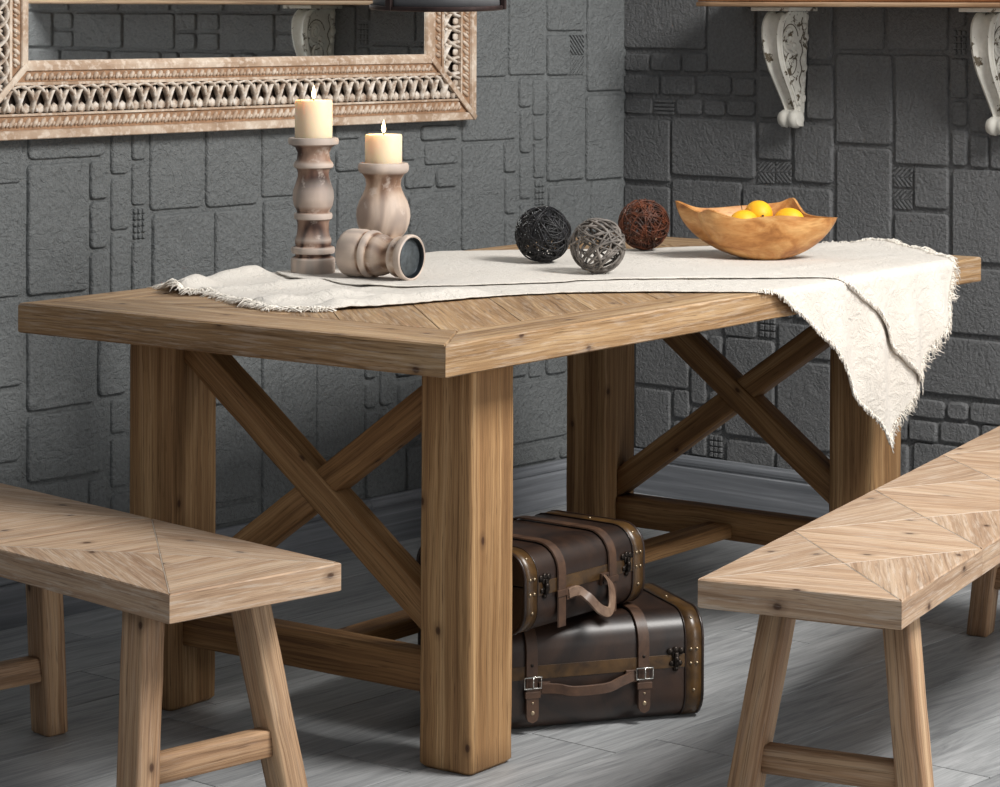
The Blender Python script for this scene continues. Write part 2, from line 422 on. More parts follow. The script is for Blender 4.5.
def wall_blocks(bm, blocks, put, umin, umax, zmax):
    cell = .02
    nu, nz = int((umax - umin) / cell), int((zmax - .10) / cell)
    occ = [[False] * nz for _ in range(nu)]
    def mark(u0, u1, z0, z1):
        for i in range(max(0, int((u0 - umin) / cell)), min(nu, int((u1 - umin) / cell) + 1)):
            for k in range(max(0, int((z0 - .10) / cell)), min(nz, int((z1 - .10) / cell) + 1)):
                occ[i][k] = True
    for b in blocks:
        u0, u1, z0, z1 = b[:4]; kind = b[4] if len(b) > 4 else ''
        mark(u0, u1, z0, z1)
        if kind == '':
            block(bm, u0, u1, z0, z1, put)
        elif kind == 'm':
            nx = 3 if (u1 - u0) < (z1 - z0) else 4
            ny = max(3, int((z1 - z0) / (u1 - u0) * nx))
            for i in range(nx):
                for k in range(ny):
                    w, h = (u1 - u0) / nx, (z1 - z0) / ny
                    block(bm, u0 + i * w + .001, u0 + (i + 1) * w - .001, z0 + k * h + .001, z0 + (k + 1) * h - .001, put, h=.006, r=.002)
        elif kind == 'h':
            for k in range(4):
                h = (z1 - z0) / 4
                block(bm, u0, u1, z0 + k * h + .001, z0 + (k + 1) * h - .001, put, h=.006, r=.003)
        else:
            plain_w = (u1 - u0) * (.6 if (u1 - u0) > .1 else 0)
            if plain_w: block(bm, u0, u0 + plain_w, z0, z1, put)
            a0 = u0 + plain_w
            rect = [(a0, z0), (u1, z0), (u1, z1), (a0, z1)]
            zm = (z0 + z1) / 2
            for sgn, lo, hi in ((1, z0, zm), (-1, zm, z1)):
                q = clip(clip(rect, 0, -1, -lo), 0, 1, hi)
                s = .009
                cs = [sgn * p[0] * .7 - p[1] * .7 for p in q]
                c = min(cs)
                while c < max(cs):
                    piece = clip(clip(q, sgn * .7, -.7, c + s * .75), -sgn * .7, .7, -c)
                    flatpiece(bm, piece, put, .005)
                    c += s
    rr = random.Random(3)
    sizes = [(10, 9), (7, 12), (12, 6), (6, 8), (4, 6), (5, 3), (3, 4), (2, 3), (2, 2), (1, 1)]
    for i in range(nu):
        for k in range(nz):
            if occ[i][k]: continue
            ss = sizes[:]
            first = rr.randrange(0, 6); ss.insert(0, ss[first])
            for (a, b) in ss:
                if i + a > nu or k + b > nz: continue
                if any(occ[ii][kk] for ii in range(i, i + a) for kk in range(k, k + b)): continue
                u0, z0 = umin + i * cell, .10 + k * cell
                if a > 1 and b > 1: block(bm, u0 + .004, u0 + a * cell - .004, z0 + .004, z0 + b * cell - .004, put)
                for ii in range(i, i + a):
                    for kk in range(k, k + b): occ[ii][kk] = True
                break

bm = new_bm()
box(bm, 1.6, D2 + .12, D1, D1 + .12, 0, 2.6)
wall_blocks(bm, LEFT_BLOCKS, lambda u, z, d: (u, D1 - d, z), 1.62, D2 - .004, 2.6)
struct('wall_left', bm, STONE_L)
bm = new_bm()
box(bm, D2, D2 + .12, .3, D1 + .0, 0, 2.6)
wall_blocks(bm, RIGHT_BLOCKS, lambda u, z, d: (D2 - d, u, z), .32, D1 - .004, 2.6)
struct('wall_right', bm, STONE_R)

# floor: grey wood planks running along the left wall
t = NT('grey_oak_floor'); uv = t.uv()
warp = t.noise(t.mul(uv, (2.2, 7, 1)), 1, 3)
wv = t.n('ShaderNodeVectorMath', operation='MULTIPLY_ADD'); t.l(warp, wv.inputs[0]); wv.inputs[1].default_value = (0, .035, 0); t.l(uv, wv.inputs[2])
g1 = t.noise(t.mul(wv.outputs[0], (2.6, 30, 1)), 1, 6, .68, 1.6)
g2 = t.noise(t.mul(wv.outputs[0], (6, 260, 1)), 1, 4, .65)
col = t.ramp(g1, [(.28, srgb(124, 126, 128)), (.5, srgb(160, 162, 163)), (.72, srgb(186, 187, 188))])
col = t.mix(.5, col, t.ramp(g2, [(.35, (.62, .62, .62, 1)), (.6, (1.1, 1.1, 1.1, 1))]), 'MULTIPLY')
at = t.n('ShaderNodeAttribute', attribute_name='tone')
col = t.mix(.9, col, t.ramp(at.outputs['Fac'], [(0, (.84, .84, .85, 1)), (1, (1.1, 1.1, 1.1, 1))]), 'MULTIPLY')
t.l(col, t.b.inputs['Base Color']); t.val('Roughness', .48); t.val('Specular IOR Level', .4)
t.l(t.bump(g1, .2, .002), t.b.inputs['Normal'])
FLOOR = t.m
bm = new_bm()
pw = .190; y = 3.968 - 22 * pw; row = 0
while y < D1 - .001:
    y1 = min(y + pw, D1)
    x = 1.6 - rnd(0, 1.1)
    while x < D2:
        x1 = x + 1.22
        a, b = max(x, 1.6), min(x1, D2)
        if b - a > .02: prism(bm, [(a, y), (b, y), (b, y1), (a, y1)], -.012, 0, 0, bev=.0004, gap=.0013)
        x = x1
    y += pw; row += 1
box(bm, 1.6, D2, -.3, D1, -.05, -.0125, mat=1)
struct('floor', bm, [FLOOR, plain('dark_plank_gap', srgb(40, 40, 42), .9)])

# baseboards: printed grey wood with a rolled top and a groove
t = NT('grey_wood_baseboard'); uv = t.uv()
g1 = t.noise(t.mul(uv, (2.0, 60, 1)), 1, 5, .6, .6)
t.l(t.ramp(g1, [(.3, srgb(94, 97, 102)), (.55, srgb(124, 127, 132)), (.75, srgb(152, 155, 160))]), t.b.inputs['Base Color'])
t.val('Roughness', .45)
BASEB = t.m
prof = [(0, 0), (.016, 0), (.016, .084), (.013, .087), (.0115, .090), (.016, .094), (.0165, .100), (.014, .107), (.010, .110), (.009, .1155), (0, .1165)]
def baseboard(name, pa, pb, nrm, joints):
    bm = new_bm(); uv, tn = layers(bm)
    pa, pb, nrm = Vector(pa), Vector(pb), Vector(nrm)
    d = (pb - pa); L = d.length; d.normalize()
    cuts = [0] + joints + [L]
    for c0, c1 in zip(cuts, cuts[1:]):
        o = rnd(0, 20); a, b = c0 + .0006, c1 - .0006
        A = [bm.verts.new(pa + d * a + nrm * p + Vector((0, 0, z))) for p, z in prof]
        B = [bm.verts.new(pa + d * b + nrm * p + Vector((0, 0, z))) for p, z in prof]
        acc = 0
        for i in range(len(prof) - 1):
            f = bm.faces.new((A[i], B[i], B[i + 1], A[i + 1]))
            w = math.hypot(prof[i + 1][0] - prof[i][0], prof[i + 1][1] - prof[i][1])
            for l, q in zip(f.loops, ((a, acc), (b, acc), (b, acc + w), (a, acc + w))): l[uv].uv = (q[0] + o, q[1] + o)
            acc += w
        bm.faces.new(A); bm.faces.new(B[::-1])
    return struct(name, bm, BASEB)
baseboard('baseboard_left', (1.6, D1 - .0085, 0), (D2 - .0085, D1 - .0085, 0), (0, -1, 0), [.9, 3.098])
baseboard('baseboard_right', (D2 - .0085, D1 - .0255, 0), (D2 - .0085, .3, 0), (-1, 0, 0), [1.9])

# ------------------------------------------------------------------ parquet tops
def frame_prisms(bm, polys, z0, z1, M=None, wob=0):
    for P, ang, kw in polys: prism(bm, P, z0, z1, ang, wob=wob, M=M, **kw)

H = .757
TX, TY, TR = 3.2161, 2.8176, .0704
TL, TW, TH = 1.9454, .9783, .0535
table = thing('dining_table', 'long rustic pine dining table with X-braced ends and thick block legs', 'table', (TX, TY, 0), TR)
bm = new_bm()
be, bs = .165, .10            # border boards: short ends, long sides
e = .003
# border boards meet in mitres at the corners
for P, a in (([(0, 0), (be, bs), (be, TW - bs), (0, TW)], PI / 2), ([(TL - be, bs), (TL, 0), (TL, TW), (TL - be, TW - bs)], PI / 2)):
    prism(bm, P, H - TH, H, a, tone=.45, bev=.0022, wob=1)
for P in ([(0, 0), (TL, 0), (TL - be, bs), (be, bs)], [(be, TW - bs), (TL - be, TW - bs), (TL, TW), (0, TW)]):
    prism(bm, P, H - TH, H, 0, tone=.7, bev=.0022, wob=1)
# chevron field: diagonal boards, mirrored about both centre lines
cx, cy = TL / 2, TW / 2
for sx in (1, -1):
    for sy in (1, -1):
        x0, x1 = (be, cx) if sx > 0 else (cx, TL - be)
        y0, y1 = (bs, cy) if sy > 0 else (cy, TW - bs)
        rect = [(x0, y0), (x1, y0), (x1, y1), (x0, y1)]
        k = sx * sy                       # boards run along (1, k)
        nx, ny = .7071, -.7071 * k
        cs = [nx * p[0] + ny * p[1] for p in rect]
        c = math.floor(min(cs) / .155) * .155 + .02
        while c < max(cs):
            piece = clip(clip(rect, nx, ny, c + .155), -nx, -ny, -c)
            if len(piece) >= 3: prism(bm, piece, H - .02, H - .0002, math.atan2(k, 1), bev=.0009, gap=.0005)
            c += .155
box(bm, be + .001, TL - be - .001, bs + .001, TW - bs - .001, H - TH + .002, H - .021, mat=1)
obj('tabletop', bm, [WOOD_TOP, GLUE], table)

IX, IY, LX, LY = .1932, .0898, .126, .113
HB = H - TH
def block_leg(parent, x, y, name='leg'):
    bm = new_bm()
    beam(bm, (x, y, .0), (x, y, HB), LY, LX, up=(1, 0, 0), bev=.011, wob=.0007, n=14, cs=4)
    return obj(name, bm, WOOD_LAM, parent)
for x in (IX + LX / 2, TL - IX - LX / 2):
    for y in (IY + LY / 2, TW - IY - LY / 2):
        block_leg(table, x, y)
yA, yB = IY + LY, TW - IY - LY
for xc, nm in ((.2495, 'left'), (TL - .2495, 'right')):
    bm = new_bm(); beam(bm, (xc, yA + .0005, .152), (xc, yB - .0005, .152), .058, .066, bev=.005)
    obj('end_stretcher', bm, WOOD_TABLE, table)
    # X brace: one full bar, the other in two halves let into it
    zt, zb = HB, .19
    a0, a1 = Vector((xc, yB, .678)), Vector((xc, yA, .246))
    b0, b1 = Vector((xc, yA, .630)), Vector((xc, yB, .215))
    ny = (0, 1, 0)
    bm = new_bm(); beam(bm, a0, a1, .052, .056, up=(0, 0, 1), bev=.004, tone=.5, ends=(ny, ny)); obj('cross_brace', bm, WOOD_TABLE, table)
    # crossing point
    da, db = a1 - a0, b1 - b0
    # solve in (y,z)
    det = da.y * (-db.z) + db.y * da.z
    s = ((b0.y - a0.y) * (-db.z) + db.y * (b0.z - a0.z)) / det
    X = a0 + da * s
    na = Vector((0, -da.z, da.y)).normalized()
    dbn = db.normalized(); off = .0275 / abs(dbn.dot(na))
    bm = new_bm(); beam(bm, b0, X - dbn * off, .048, .054, bev=.004, tone=.7, ends=(ny, tuple(na))); obj('cross_brace', bm, WOOD_TABLE, table)
    bm = new_bm(); beam(bm, X + dbn * off, b1, .048, .054, bev=.004, tone=.6, ends=(tuple(na), ny)); obj('cross_brace', bm, WOOD_TABLE, table)
bm = new_bm(); beam(bm, (.2795, .497, .142), (TL - .2795, .497, .142), .066, .030, bev=.004); obj('long_stretcher', bm, WOOD_TABLE, table)

# ------------------------------------------------------------------ benches
BZ, BT = .42, .0447
def bench(label, loc, rot, L, W, leg_ends, diag):
    """length along local y, near end at y = 0"""
    r = thing('bench', label, 'bench', loc, rot, 'pine benches around the table')
    bm = new_bm()
    p = diag
    box(bm, .004, W - .004, .004, L - .004, BZ - BT, BZ - .014, mat=1)
    # thick worn edge boards all round, triangles of parquet inside
    def piece(P, ang, tone=None):
        prism(bm, P, BZ - BT - .0, BZ, ang, tone=tone, bev=.0015, gap=.0001, wob=1)
    n = max(1, round(L / p)); p = L / n
    for k in range(n):
        y0, y1 = k * p, (k + 1) * p; c = (W / 2, (y0 + y1) / 2)
        piece([(0, y0), (W, y0), c], 0 + rnd(-.1, .1), .75)
        piece([(W, y1), (0, y1), c], 0 + rnd(-.1, .1), .85)
        piece([(0, y1), (0, y0), c], PI / 2 - .35, .25)
        piece([(W, y0), (W, y1), c], PI / 2 + .35, .35)
    obj('seat', bm, [WOOD_BENCH, SEAM], r)
    # white filler in the diagonal joints of the seat
    bm = new_bm()
    for k in range(n):
        y0, y1 = k * p, (k + 1) * p
        for a, b in (((0, y0), (W, y1)), ((W, y0), (0, y1))):
            a, b = Vector(a), Vector(b); d = (b - a).normalized()
            beam(bm, (*(a + d * .012), BZ - .0012), (*(b - d * .012), BZ - .0012), .0010, .0025, bev=.0003, wob=.0002, cs=2)
    obj('seam', bm, SEAM, r)
    zt = BZ - BT; sp = .145
    for ya, sgn, insl, insr in leg_ends:
        tops = []
        for sx in (1, -1):
            xt = insl + .024 if sx < 0 else W - insr - .024
            top = Vector((xt, ya, zt)); bot = Vector((xt + sx * sp * zt, ya - sgn * sp * zt, 0))
            bm = new_bm(); beam(bm, bot, top, .046, .056, up=(0, 1, 0), bev=.006, n=10, ends=((0, 0, 1), (0, 0, 1)))
            obj('leg', bm, WOOD_BENCHLEG, r)
            tops.append((top, bot))
        def at(z, i):
            t, b = tops[i]; return b.lerp(t, z / zt)
        zc = .125
        a, b = at(zc, 1), at(zc, 0)
        bm = new_bm(); beam(bm, a + Vector((.020, 0, 0)), b - Vector((.020, 0, 0)), .032, .044, bev=.004); obj('crossbar', bm, WOOD_BENCHLEG, r)
        a, b = at(zt - .0165, 1), at(zt - .0165, 0)
        bm = new_bm(); beam(bm, a + Vector((.020, 0, 0)), b - Vector((.020, 0, 0)), .045, .031, bev=.003); obj('top_rail', bm, WOOD_BENCHLEG, r)
    return r
bench('pale pine bench standing at the short left end of the table', (2.7256, 2.9335, 0), -.1035, 1.0, .3374, [(.148, 1, .038, .050), (.720, -1, .038, .050)], .46)
# right bench: its length runs along world +x, so the local frame is turned by -90 degrees and its width mirrored
W2 = .3264; a = .2423
o2 = Vector((3.4165, 2.0882, 0)); ex = Vector((math.cos(a), math.sin(a), 0)); ey = Vector((-math.sin(a), math.cos(a), 0))
org = o2 + ey * W2
bench('pale pine bench in front of the long side of the table, lower right', org, a - PI / 2, 1.72, W2, [(.148, 1, .060, .026), (1.540, -1, .022, .04)], .43)

def T2W(a, b, z=0):
    c, s = math.cos(TR), math.sin(TR)
    return Vector((TX + c * a - s * b, TY + s * a + c * b, z))

# ------------------------------------------------------------------ linen runner
t = NT('cream_gauze_cotton'); o = t.obj()
w1 = t.noise(o, 9, 4); c = t.mix(w1, srgb(210, 203, 193), srgb(222, 217, 209))
t.l(c, t.b.inputs['Base Color']); t.val('Roughness', .9); t.val('Specular IOR Level', .1)
t.val('Sheen Weight', .2)
nz = t.noise(o, 38, 5, .6, 1.2); nw = t.noise(o, 420, 3, .6)
t.l(t.bump(t.math('ADD', nz, t.math('MULTIPLY', nw, .25)), 1.0, .006), t.b.inputs['Normal'])
CLOTH = t.m

def inside(poly, x, y):
    r = False; j = len(poly) - 1
    for i in range(len(poly)):
        xi, yi = poly[i]; xj, yj = poly[j]
        if (yi > y) != (yj > y) and x < (xj - xi) * (y - yi) / (yj - yi) + xi: r = not r
        j = i
    return r
def seg_d(p, a, b):
    ax, ay = a; bx, by = b; dx, dy = bx - ax, by - ay
    t = max(0, min(1, ((p[0] - ax) * dx + (p[1] - ay) * dy) / (dx * dx + dy * dy)))
    return math.hypot(p[0] - ax - t * dx, p[1] - ay - t * dy), t
def poly_d(poly, p):
    return min(seg_d(p, poly[i - 1], poly[i])[0] for i in range(len(poly)))

FOLDS = [((.27, .86), (.62, .955), .024, .030), ((.24, .60), (.45, .53), .018, .035), ((.33, .80), (.56, .74), .012, .028),
         ((.42, .62), (.62, .60), .006, .02), ((.9, .35), (1.25, .12), .004, .02), ((1.2, .6), (1.6, .25), .003, .03),
         ((1.80, .42), (1.93, .22), .010, .04), ((1.88, .10), (1.93, .26), .014, .03), ((.29, .465), (.60, .40), .017, .028),
         ((1.3, .16), (1.75, .1), .003, .02)]
ITEMS = [(.76, .912, .065), (.93, .869, .075), (.72, .80, .07), (.75, .70, .07), (1.164, .628, .06), (1.05, .412, .06), (1.537, .617, .06), (1.57, .33, .10)]
RB = .013
def cloth_point(a, s, layer):
    t0 = .0022 + .0045 * layer
    k = 1.0
    for ix, iy, ir in ITEMS:
        d = math.hypot(a - ix, s - iy) / ir
        if d < 1.5: k = min(k, max(0, (d - .8) / .7))
    nzv = noise.noise(Vector((a * 9, s * 9, layer * 3.1))) * .5 + noise.noise(Vector((a * 22, s * 22, 5 + layer))) * .25
    h = .0016 + .0022 * nzv
    eb = 1
    if s > .02 and a < .75:
        eb = min(1, poly_d(LOWER, (a, s)) / .016); eb = math.sqrt(max(0, eb * (2 - eb)))
    for p0, p1, hh, w in FOLDS:
        d, tt = seg_d((a, s), p0, p1)
        if d < 3 * w: h += eb * hh * math.exp(-(d / w) ** 2) * (.75 + .5 * noise.noise(Vector((a * 14, s * 14, 1))))
    if s > .02: up = H + t0 + max(0, h) * k; return Vector((a, s, up))
    fade = max(0, min(1, s / .02))
    top = H + t0 + max(0, h) * k * fade
    if s >= 0: return Vector((a, s, top))
    arc = RB * PI / 2
    R = RB
    if s > -arc:
        th = -s / R
        return Vector((a, -(R) * math.sin(th) * 1.0, H + t0 - R * (1 - math.cos(th))))
    dn = -s - arc
    ph = a * 46 + 2.2 * noise.noise(Vector((a * 3, 0, 2)))
    wave = (.5 + .5 * math.sin(ph - dn * 6)) * .020 * min(1, dn / .12) + .5 * noise.noise(Vector((a * 8, dn * 5, 7))) * .016 * min(1, dn / .1)
    return Vector((a + .004 * math.sin(dn * 20), -R - wave - .003 * layer - .005 * layer * min(1, dn / .1), H + t0 - R - dn))

def cloth_layer(name, poly, layer, parent, step=.0065, ragged=.004):
    bm = new_bm()
    x0, x1 = min(p[0] for p in poly), max(p[0] for p in poly); y0, y1 = min(p[1] for p in poly), max(p[1] for p in poly)
    nx, ny = int((x1 - x0) / step) + 1, int((y1 - y0) / step) + 1
    V = {}
    def v(i, k):
        if (i, k) not in V:
            V[(i, k)] = bm.verts.new(cloth_point(x0 + i * step, y0 + k * step, layer))
        return V[(i, k)]
    ins = {}
    for i in range(nx):
        for k in range(ny):
            x, y = x0 + (i + .5) * step, y0 + (k + .5) * step
            jx = ragged * noise.noise(Vector((x * 60, y * 60, 0))) ; jy = ragged * noise.noise(Vector((x * 60, y * 60, 9)))
            if inside(poly, x + jx, y + jy):
                f = bm.faces.new((v(i, k), v(i + 1, k), v(i + 1, k + 1), v(i, k + 1))); f.smooth = True
    # pull the stepped border onto a smooth line
    for _ in range(3):
        bv = [q for q in bm.verts if q.is_boundary]
        new = {}
        for q in bv:
            nb = [e.other_vert(q).co for e in q.link_edges if e.is_boundary]
            if len(nb) == 2: new[q] = q.co * .5 + (nb[0] + nb[1]) * .25
        for q, c_ in new.items(): q.co = c_
    ob = obj(name, bm, CLOTH, parent, smooth=True)
    m = ob.modifiers.new('thickness', 'SOLIDIFY'); m.thickness = .0016; m.offset = 0
    return ob

LOWER = [(.36, .945), (.29, .84), (.325, .80), (.27, .69), (.22, .60), (.20, .535), (.25, .448), (.391, .40), (.627, .348), (.74, .29), (.85, .181), (.985, .0),
         (1.031, -.012), (1.128, -.070), (1.216, -.122), (1.311, -.215), (1.417, -.300), (1.470, -.362), (1.515, -.325), (1.560, -.28), (1.63, -.2), (1.66, -.10), (1.70, .02),
         (1.79, .3), (1.72, .5), (1.592, .62), (1.37, .83), (1.226, .962), (.45, .965)]
UPPER = [(.60, .84), (.56, .60), (.719, .475), (.926, .338), (1.12, .17), (1.27, .012), (1.30, -.02), (1.414, -.088), (1.492, -.170), (1.590, -.248), (1.650, -.185), (1.735, -.095), (1.79, .0),
         (1.87, .11), (1.925, .25), (1.87, .36), (1.80, .455), (1.72, .55), (1.592, .63), (1.37, .825), (1.226, .955), (.9, .955), (.66, .93)]
runner = thing('table_runner', 'cream gauze table runner with frayed edges, hanging over the front of the table', 'table runner', (TX, TY, 0), TR)
cloth_layer('cloth_layer', LOWER, 0, runner)
cloth_layer('cloth_layer', UPPER, 1, runner)

def fringe(poly, idx, layer, dens, ln, bm, curl=.5):
    uv, tn = layers(bm)
    cxy = (sum(p[0] for p in poly) / len(poly), sum(p[1] for p in poly) / len(poly))
    for i in idx:
        a, b = Vector(poly[i]), Vector(poly[(i + 1) % len(poly)])
        L = (b - a).length; e = (b - a).normalized(); nn = Vector((e.y, -e.x))
        mid = (a + b) / 2
        if inside(poly, mid.x + nn.x * .01, mid.y + nn.y * .01): nn = -nn
        for _ in range(int(L * dens)):
            p = a.lerp(b, random.random()) - nn * .004
            l = ln * rnd(.4, 1.3); dr = (nn + e * rnd(-.8, .8)).normalized()
            hang = p.y < -.02
            if hang: dr = (dr + Vector((0, -.6))).normalized()
            pts = []; side = Vector((-dr.y, dr.x)); cu = rnd(-curl, curl)
            zr = rnd(0, .007)
            for k in range(5):
                f = k / 4
                q = p + dr * (l * f) + side * (cu * l * f * f)
                w = cloth_point(q.x, q.y, layer)
                w.z += zr * math.sin(f * PI) + .0006 * rnd(0, 1)
                if hang: w.y += rnd(-.003, .0005) - .004 * f
                elif w.y > 0: w.z = max(w.z - .002 * f, H + .0012)
                pts.append(w)
            tube(bm, pts, rnd(.0005, .0011), seg=3)
bm = new_bm()
fringe(LOWER, [28, 0, 1, 2, 3, 4, 5], 0, 1300, .026, bm, 1.2)
fringe(LOWER, [11, 12, 13, 14, 15, 16], 0, 750, .009, bm)
fringe(LOWER, [17, 18, 19, 20], 0, 900, .018, bm)
fringe(UPPER, [5, 6, 7, 8], 1, 300, .004, bm)
fringe(UPPER, [9, 10, 11, 12, 13, 14], 1, 900, .022, bm, .9)
FRINGE = plain('lightened_frayed_yarn', srgb(240, 234, 224), .9)  # same thread as the cloth, colour lightened to offset its self-shadow
fr = obj('fringe', bm, FRINGE, runner); fr['kind'] = 'stuff'

# ------------------------------------------------------------------ candle holders and candles
def holder_mat(name, dark, mid, light):
    t = NT(name); o = t.obj()
    wv = t.n('ShaderNodeTexWave', wave_type='RINGS', rings_direction='X'); wv.inputs['Scale'].default_value = 7
    wv.inputs['Distortion'].default_value = 7; wv.inputs['Detail'].default_value = 3; wv.inputs['Detail Scale'].default_value = 1.2
    t.l(t.mul(o, (1, 1.6, .45), (.06, .02, 0)), wv.inputs['Vector'])
    col = t.ramp(wv.outputs['Fac'], [(0, dark), (.35, mid), (.8, light)])
    st = t.noise(t.mul(o, (60, 60, 9)), 1, 4, .6)
    col = t.mix(.45, col, t.ramp(st, [(.35, (.6, .56, .54, 1)), (.6, (1.1, 1.1, 1.1, 1))]), 'MULTIPLY')
    wh = t.noise(o, 26, 5, .65)
    geo = t.n('ShaderNodeNewGeometry')
    pt = t.ramp(geo.outputs['Pointiness'], [(.49, 0.0), (.54, .6)])
    m1 = t.math('MAXIMUM', t.ramp(wh, [(.54, 0.0), (.68, .6)]), pt)
    col = t.mix(m1, col, srgb(212, 200, 190))
    t.l(col, t.b.inputs['Base Color']); t.val('Roughness', .55); t.val('Specular IOR Level', .35)
    t.l(t.bump(st, .15, .001), t.b.inputs['Normal'])
    return t.m
HOLD_A = holder_mat('washed_rosewood', srgb(58, 40, 34), srgb(108, 82, 70), srgb(146, 120, 104))
HOLD_B = holder_mat('washed_light_wood', srgb(112, 84, 66), srgb(150, 122, 102), srgb(182, 158, 138))
t = NT('candle_wax'); t.val('Base Color', srgb(248, 224, 190)); t.val('Roughness', .5)
t.val('Subsurface Weight', .5); t.val('Subsurface Radius', (.02, .013, .007)); t.val('Subsurface Scale', 1.0)
WAX = t.m
WICK = plain('charred_wick', srgb(30, 22, 18), .9)
t = NT('candle_flame'); t.val('Base Color', (0, 0, 0, 1)); t.val('Emission Color', (1, .72, .34, 1)); t.val('Emission Strength', 14)
FLAME = t.m
HC = H + .0075        # top of the cloth under the ornaments
px = .000577
def smooth_profile(P, n=4):
    out = []
    for i in range(len(P) - 1):
        p0 = P[max(i - 1, 0)]; p1 = P[i]; p2 = P[i + 1]; p3 = P[min(i + 2, len(P) - 1)]
        for k in range(n):
            t = k / n
            out.append(tuple(.5 * ((2 * p1[j]) + (-p0[j] + p2[j]) * t + (2 * p0[j] - 5 * p1[j] + 4 * p2[j] - p3[j]) * t * t + (-p0[j] + 3 * p1[j] - 3 * p2[j] + p3[j]) * t ** 3) for j in (0, 1)))
    out.append(P[-1]); return [(max(0, r), z) for r, z in out]
def candle(label, loc, r, h):
    c = thing('candle', label, 'candle', loc, 0, 'lit pillar candles on wooden holders')
    bm = new_bm()
    lathe(bm, [(0, 0), (r - .001, 0), (r, .002), (r, h - .003), (r - .0015, h), (r - .005, h - .001), (r - .009, h - .004), (.012, h - .007), (0, h - .007)], 48, cap=False)
    obj('wax_pillar', bm, WAX, c, smooth=True, angle=50)
    bm = new_bm(); tube(bm, [(0, 0, h - .008), (0, 0, h), (.001, 0, h + .006), (.003, 0, h + .010)], .0011, 6); obj('wick', bm, WICK, c)
    bm = new_bm(); z = h + .003
    lathe(bm, [(0, z), (.0026, z + .002), (.0042, z + .007), (.0040, z + .012), (.0026, z + .018), (.0011, z + .023), (0, z + .027)], 20, cap=False)
    f = obj('flame', bm, FLAME, c, smooth=True)
    ld = bpy.data.lights.new('flame_light', 'POINT'); ld.energy = .22; ld.color = (1, .62, .28); ld.shadow_soft_size = .006
    lo = bpy.data.objects.new('flame_light', ld); C.objects.link(lo); lo.parent = c; lo.location = (0, 0, h + .034)
    return c

def zpr(y, base): return (base - y) * px
tall = [(0, 695), (78, 695), (80, 692), (80, 645), (76, 640), (64, 634), (64, 628), (77, 624), (80, 614), (77, 603), (63, 597), (66, 585), (66, 575), (60, 560), (57, 540), (57, 515), (60, 505), (68, 500), (70, 490), (68, 480), (58, 476), (60, 470), (70, 452), (75, 425), (73, 398), (64, 372), (57, 350), (56, 335), (60, 320), (71, 314), (73, 306), (70, 298), (60, 285), (57, 262), (66, 242), (80, 234), (90, 230), (92, 218), (89, 208), (82, 206), (74, 208), (72, 211), (0, 211)]
def turned(name, label, P, base, loc, mat, rot=(0, 0, 0), steps=3):
    prof = [(r * px, zpr(y, base)) for r, y in P]
    inner = prof[1:-1]
    bm = new_bm(); lathe(bm, [prof[0]] + inner + [prof[-1]], 64, cap=False)
    return obj(name, bm, mat, None, smooth=True, angle=38)
tp = T2W(.7085, .873, HC)
o = turned('candle_holder', '', tall, 695, tp, HOLD_A); o.location = tp; o.scale = (.965,) * 3; o.rotation_euler = (0, 0, .4)
tag(o, 'tallest turned dark washed wooden candle holder, with rings and a ball', 'candle holder', 'turned wooden candle holders')
candle('thick lit candle standing on the tallest holder, the left one of the two', tp + Vector((0, 0, (695 - 211) * px * .965)), .0378, .0775)

mid = [(0, 690), (76, 690), (80, 686), (80, 655), (76, 648), (62, 642), (60, 632), (66, 618), (74, 606), (62, 592), (66, 575), (82, 552), (92, 525), (96, 500), (94, 475), (86, 448), (74, 425), (65, 405), (61, 388), (64, 368), (74, 352), (86, 344), (90, 334), (90, 322), (86, 313), (78, 311), (74, 314), (0, 314)]
mp = T2W(.838, .796, HC)
s = 1.0
o = turned('candle_holder', '', mid, 690, mp, HOLD_B); o.location = mp; o.scale = (s, s, s); o.rotation_euler = (0, 0, 1.2)
tag(o, 'shorter upright washed wooden candle holder with a round belly, behind the fallen one', 'candle holder', 'turned wooden candle holders')
candle('shorter lit candle on the round-bellied holder, the right one of the two', mp + Vector((0, 0, (690 - 314) * px * s)), .0378, .0590)

# the fallen holder: axis nearly along world -y, cup towards the camera
fall = [(0, 0), (.040, 0), (.0455, .004), (.048, .012), (.048, .042), (.0455, .050), (.0435, .052), (.0435, .055), (.0475, .059), (.0475, .065), (.0445, .071), (.0410, .073), (.0415, .080), (.0405, .088), (.037, .097), (.0335, .106), (.032, .114), (.033, .119), (.0385, .123), (.040, .127), (.0395, .132), (.0395, .138), (.042, .142), (.0450, .146), (.0460, .153), (.0450, .158), (.0425, .1600), (.0400, .1585)]
bm = new_bm(); lathe(bm, fall, 64, cap=False)
fh = obj('candle_holder', bm, HOLD_B, None, smooth=True, angle=40)
p0 = T2W(.6935, .771, HC + .0480); dirv = Vector((.10, -1, -.018)).normalized()
fh.location = p0; fh.rotation_euler = dirv.to_track_quat('Z', 'X').to_euler()
tag(fh, 'small washed wooden candle holder lying on its side, its dark cup facing forward', 'candle holder', 'turned wooden candle holders')
DARKM = plain('dark_metal_cup', (.018, .022, .026, 1), .35, .7)
GREYM = plain('grey_metal_plate', (.10, .115, .125, 1), .5, .6, var=.3, scale=60)
bm = new_bm(); lathe(bm, [(.0400, .1585), (.0390, .1592), (.0375, .1575), (.037, .150), (.036, .149)], 64, cap=False); obj('cup_liner', bm, DARKM, fh, smooth=True, angle=40)
bm = new_bm(); lathe(bm, [(.0365, .1495), (.035, .1505), (0, .1505)], 48, cap=False); obj('spike_plate', bm, GREYM, fh, smooth=True, angle=40)

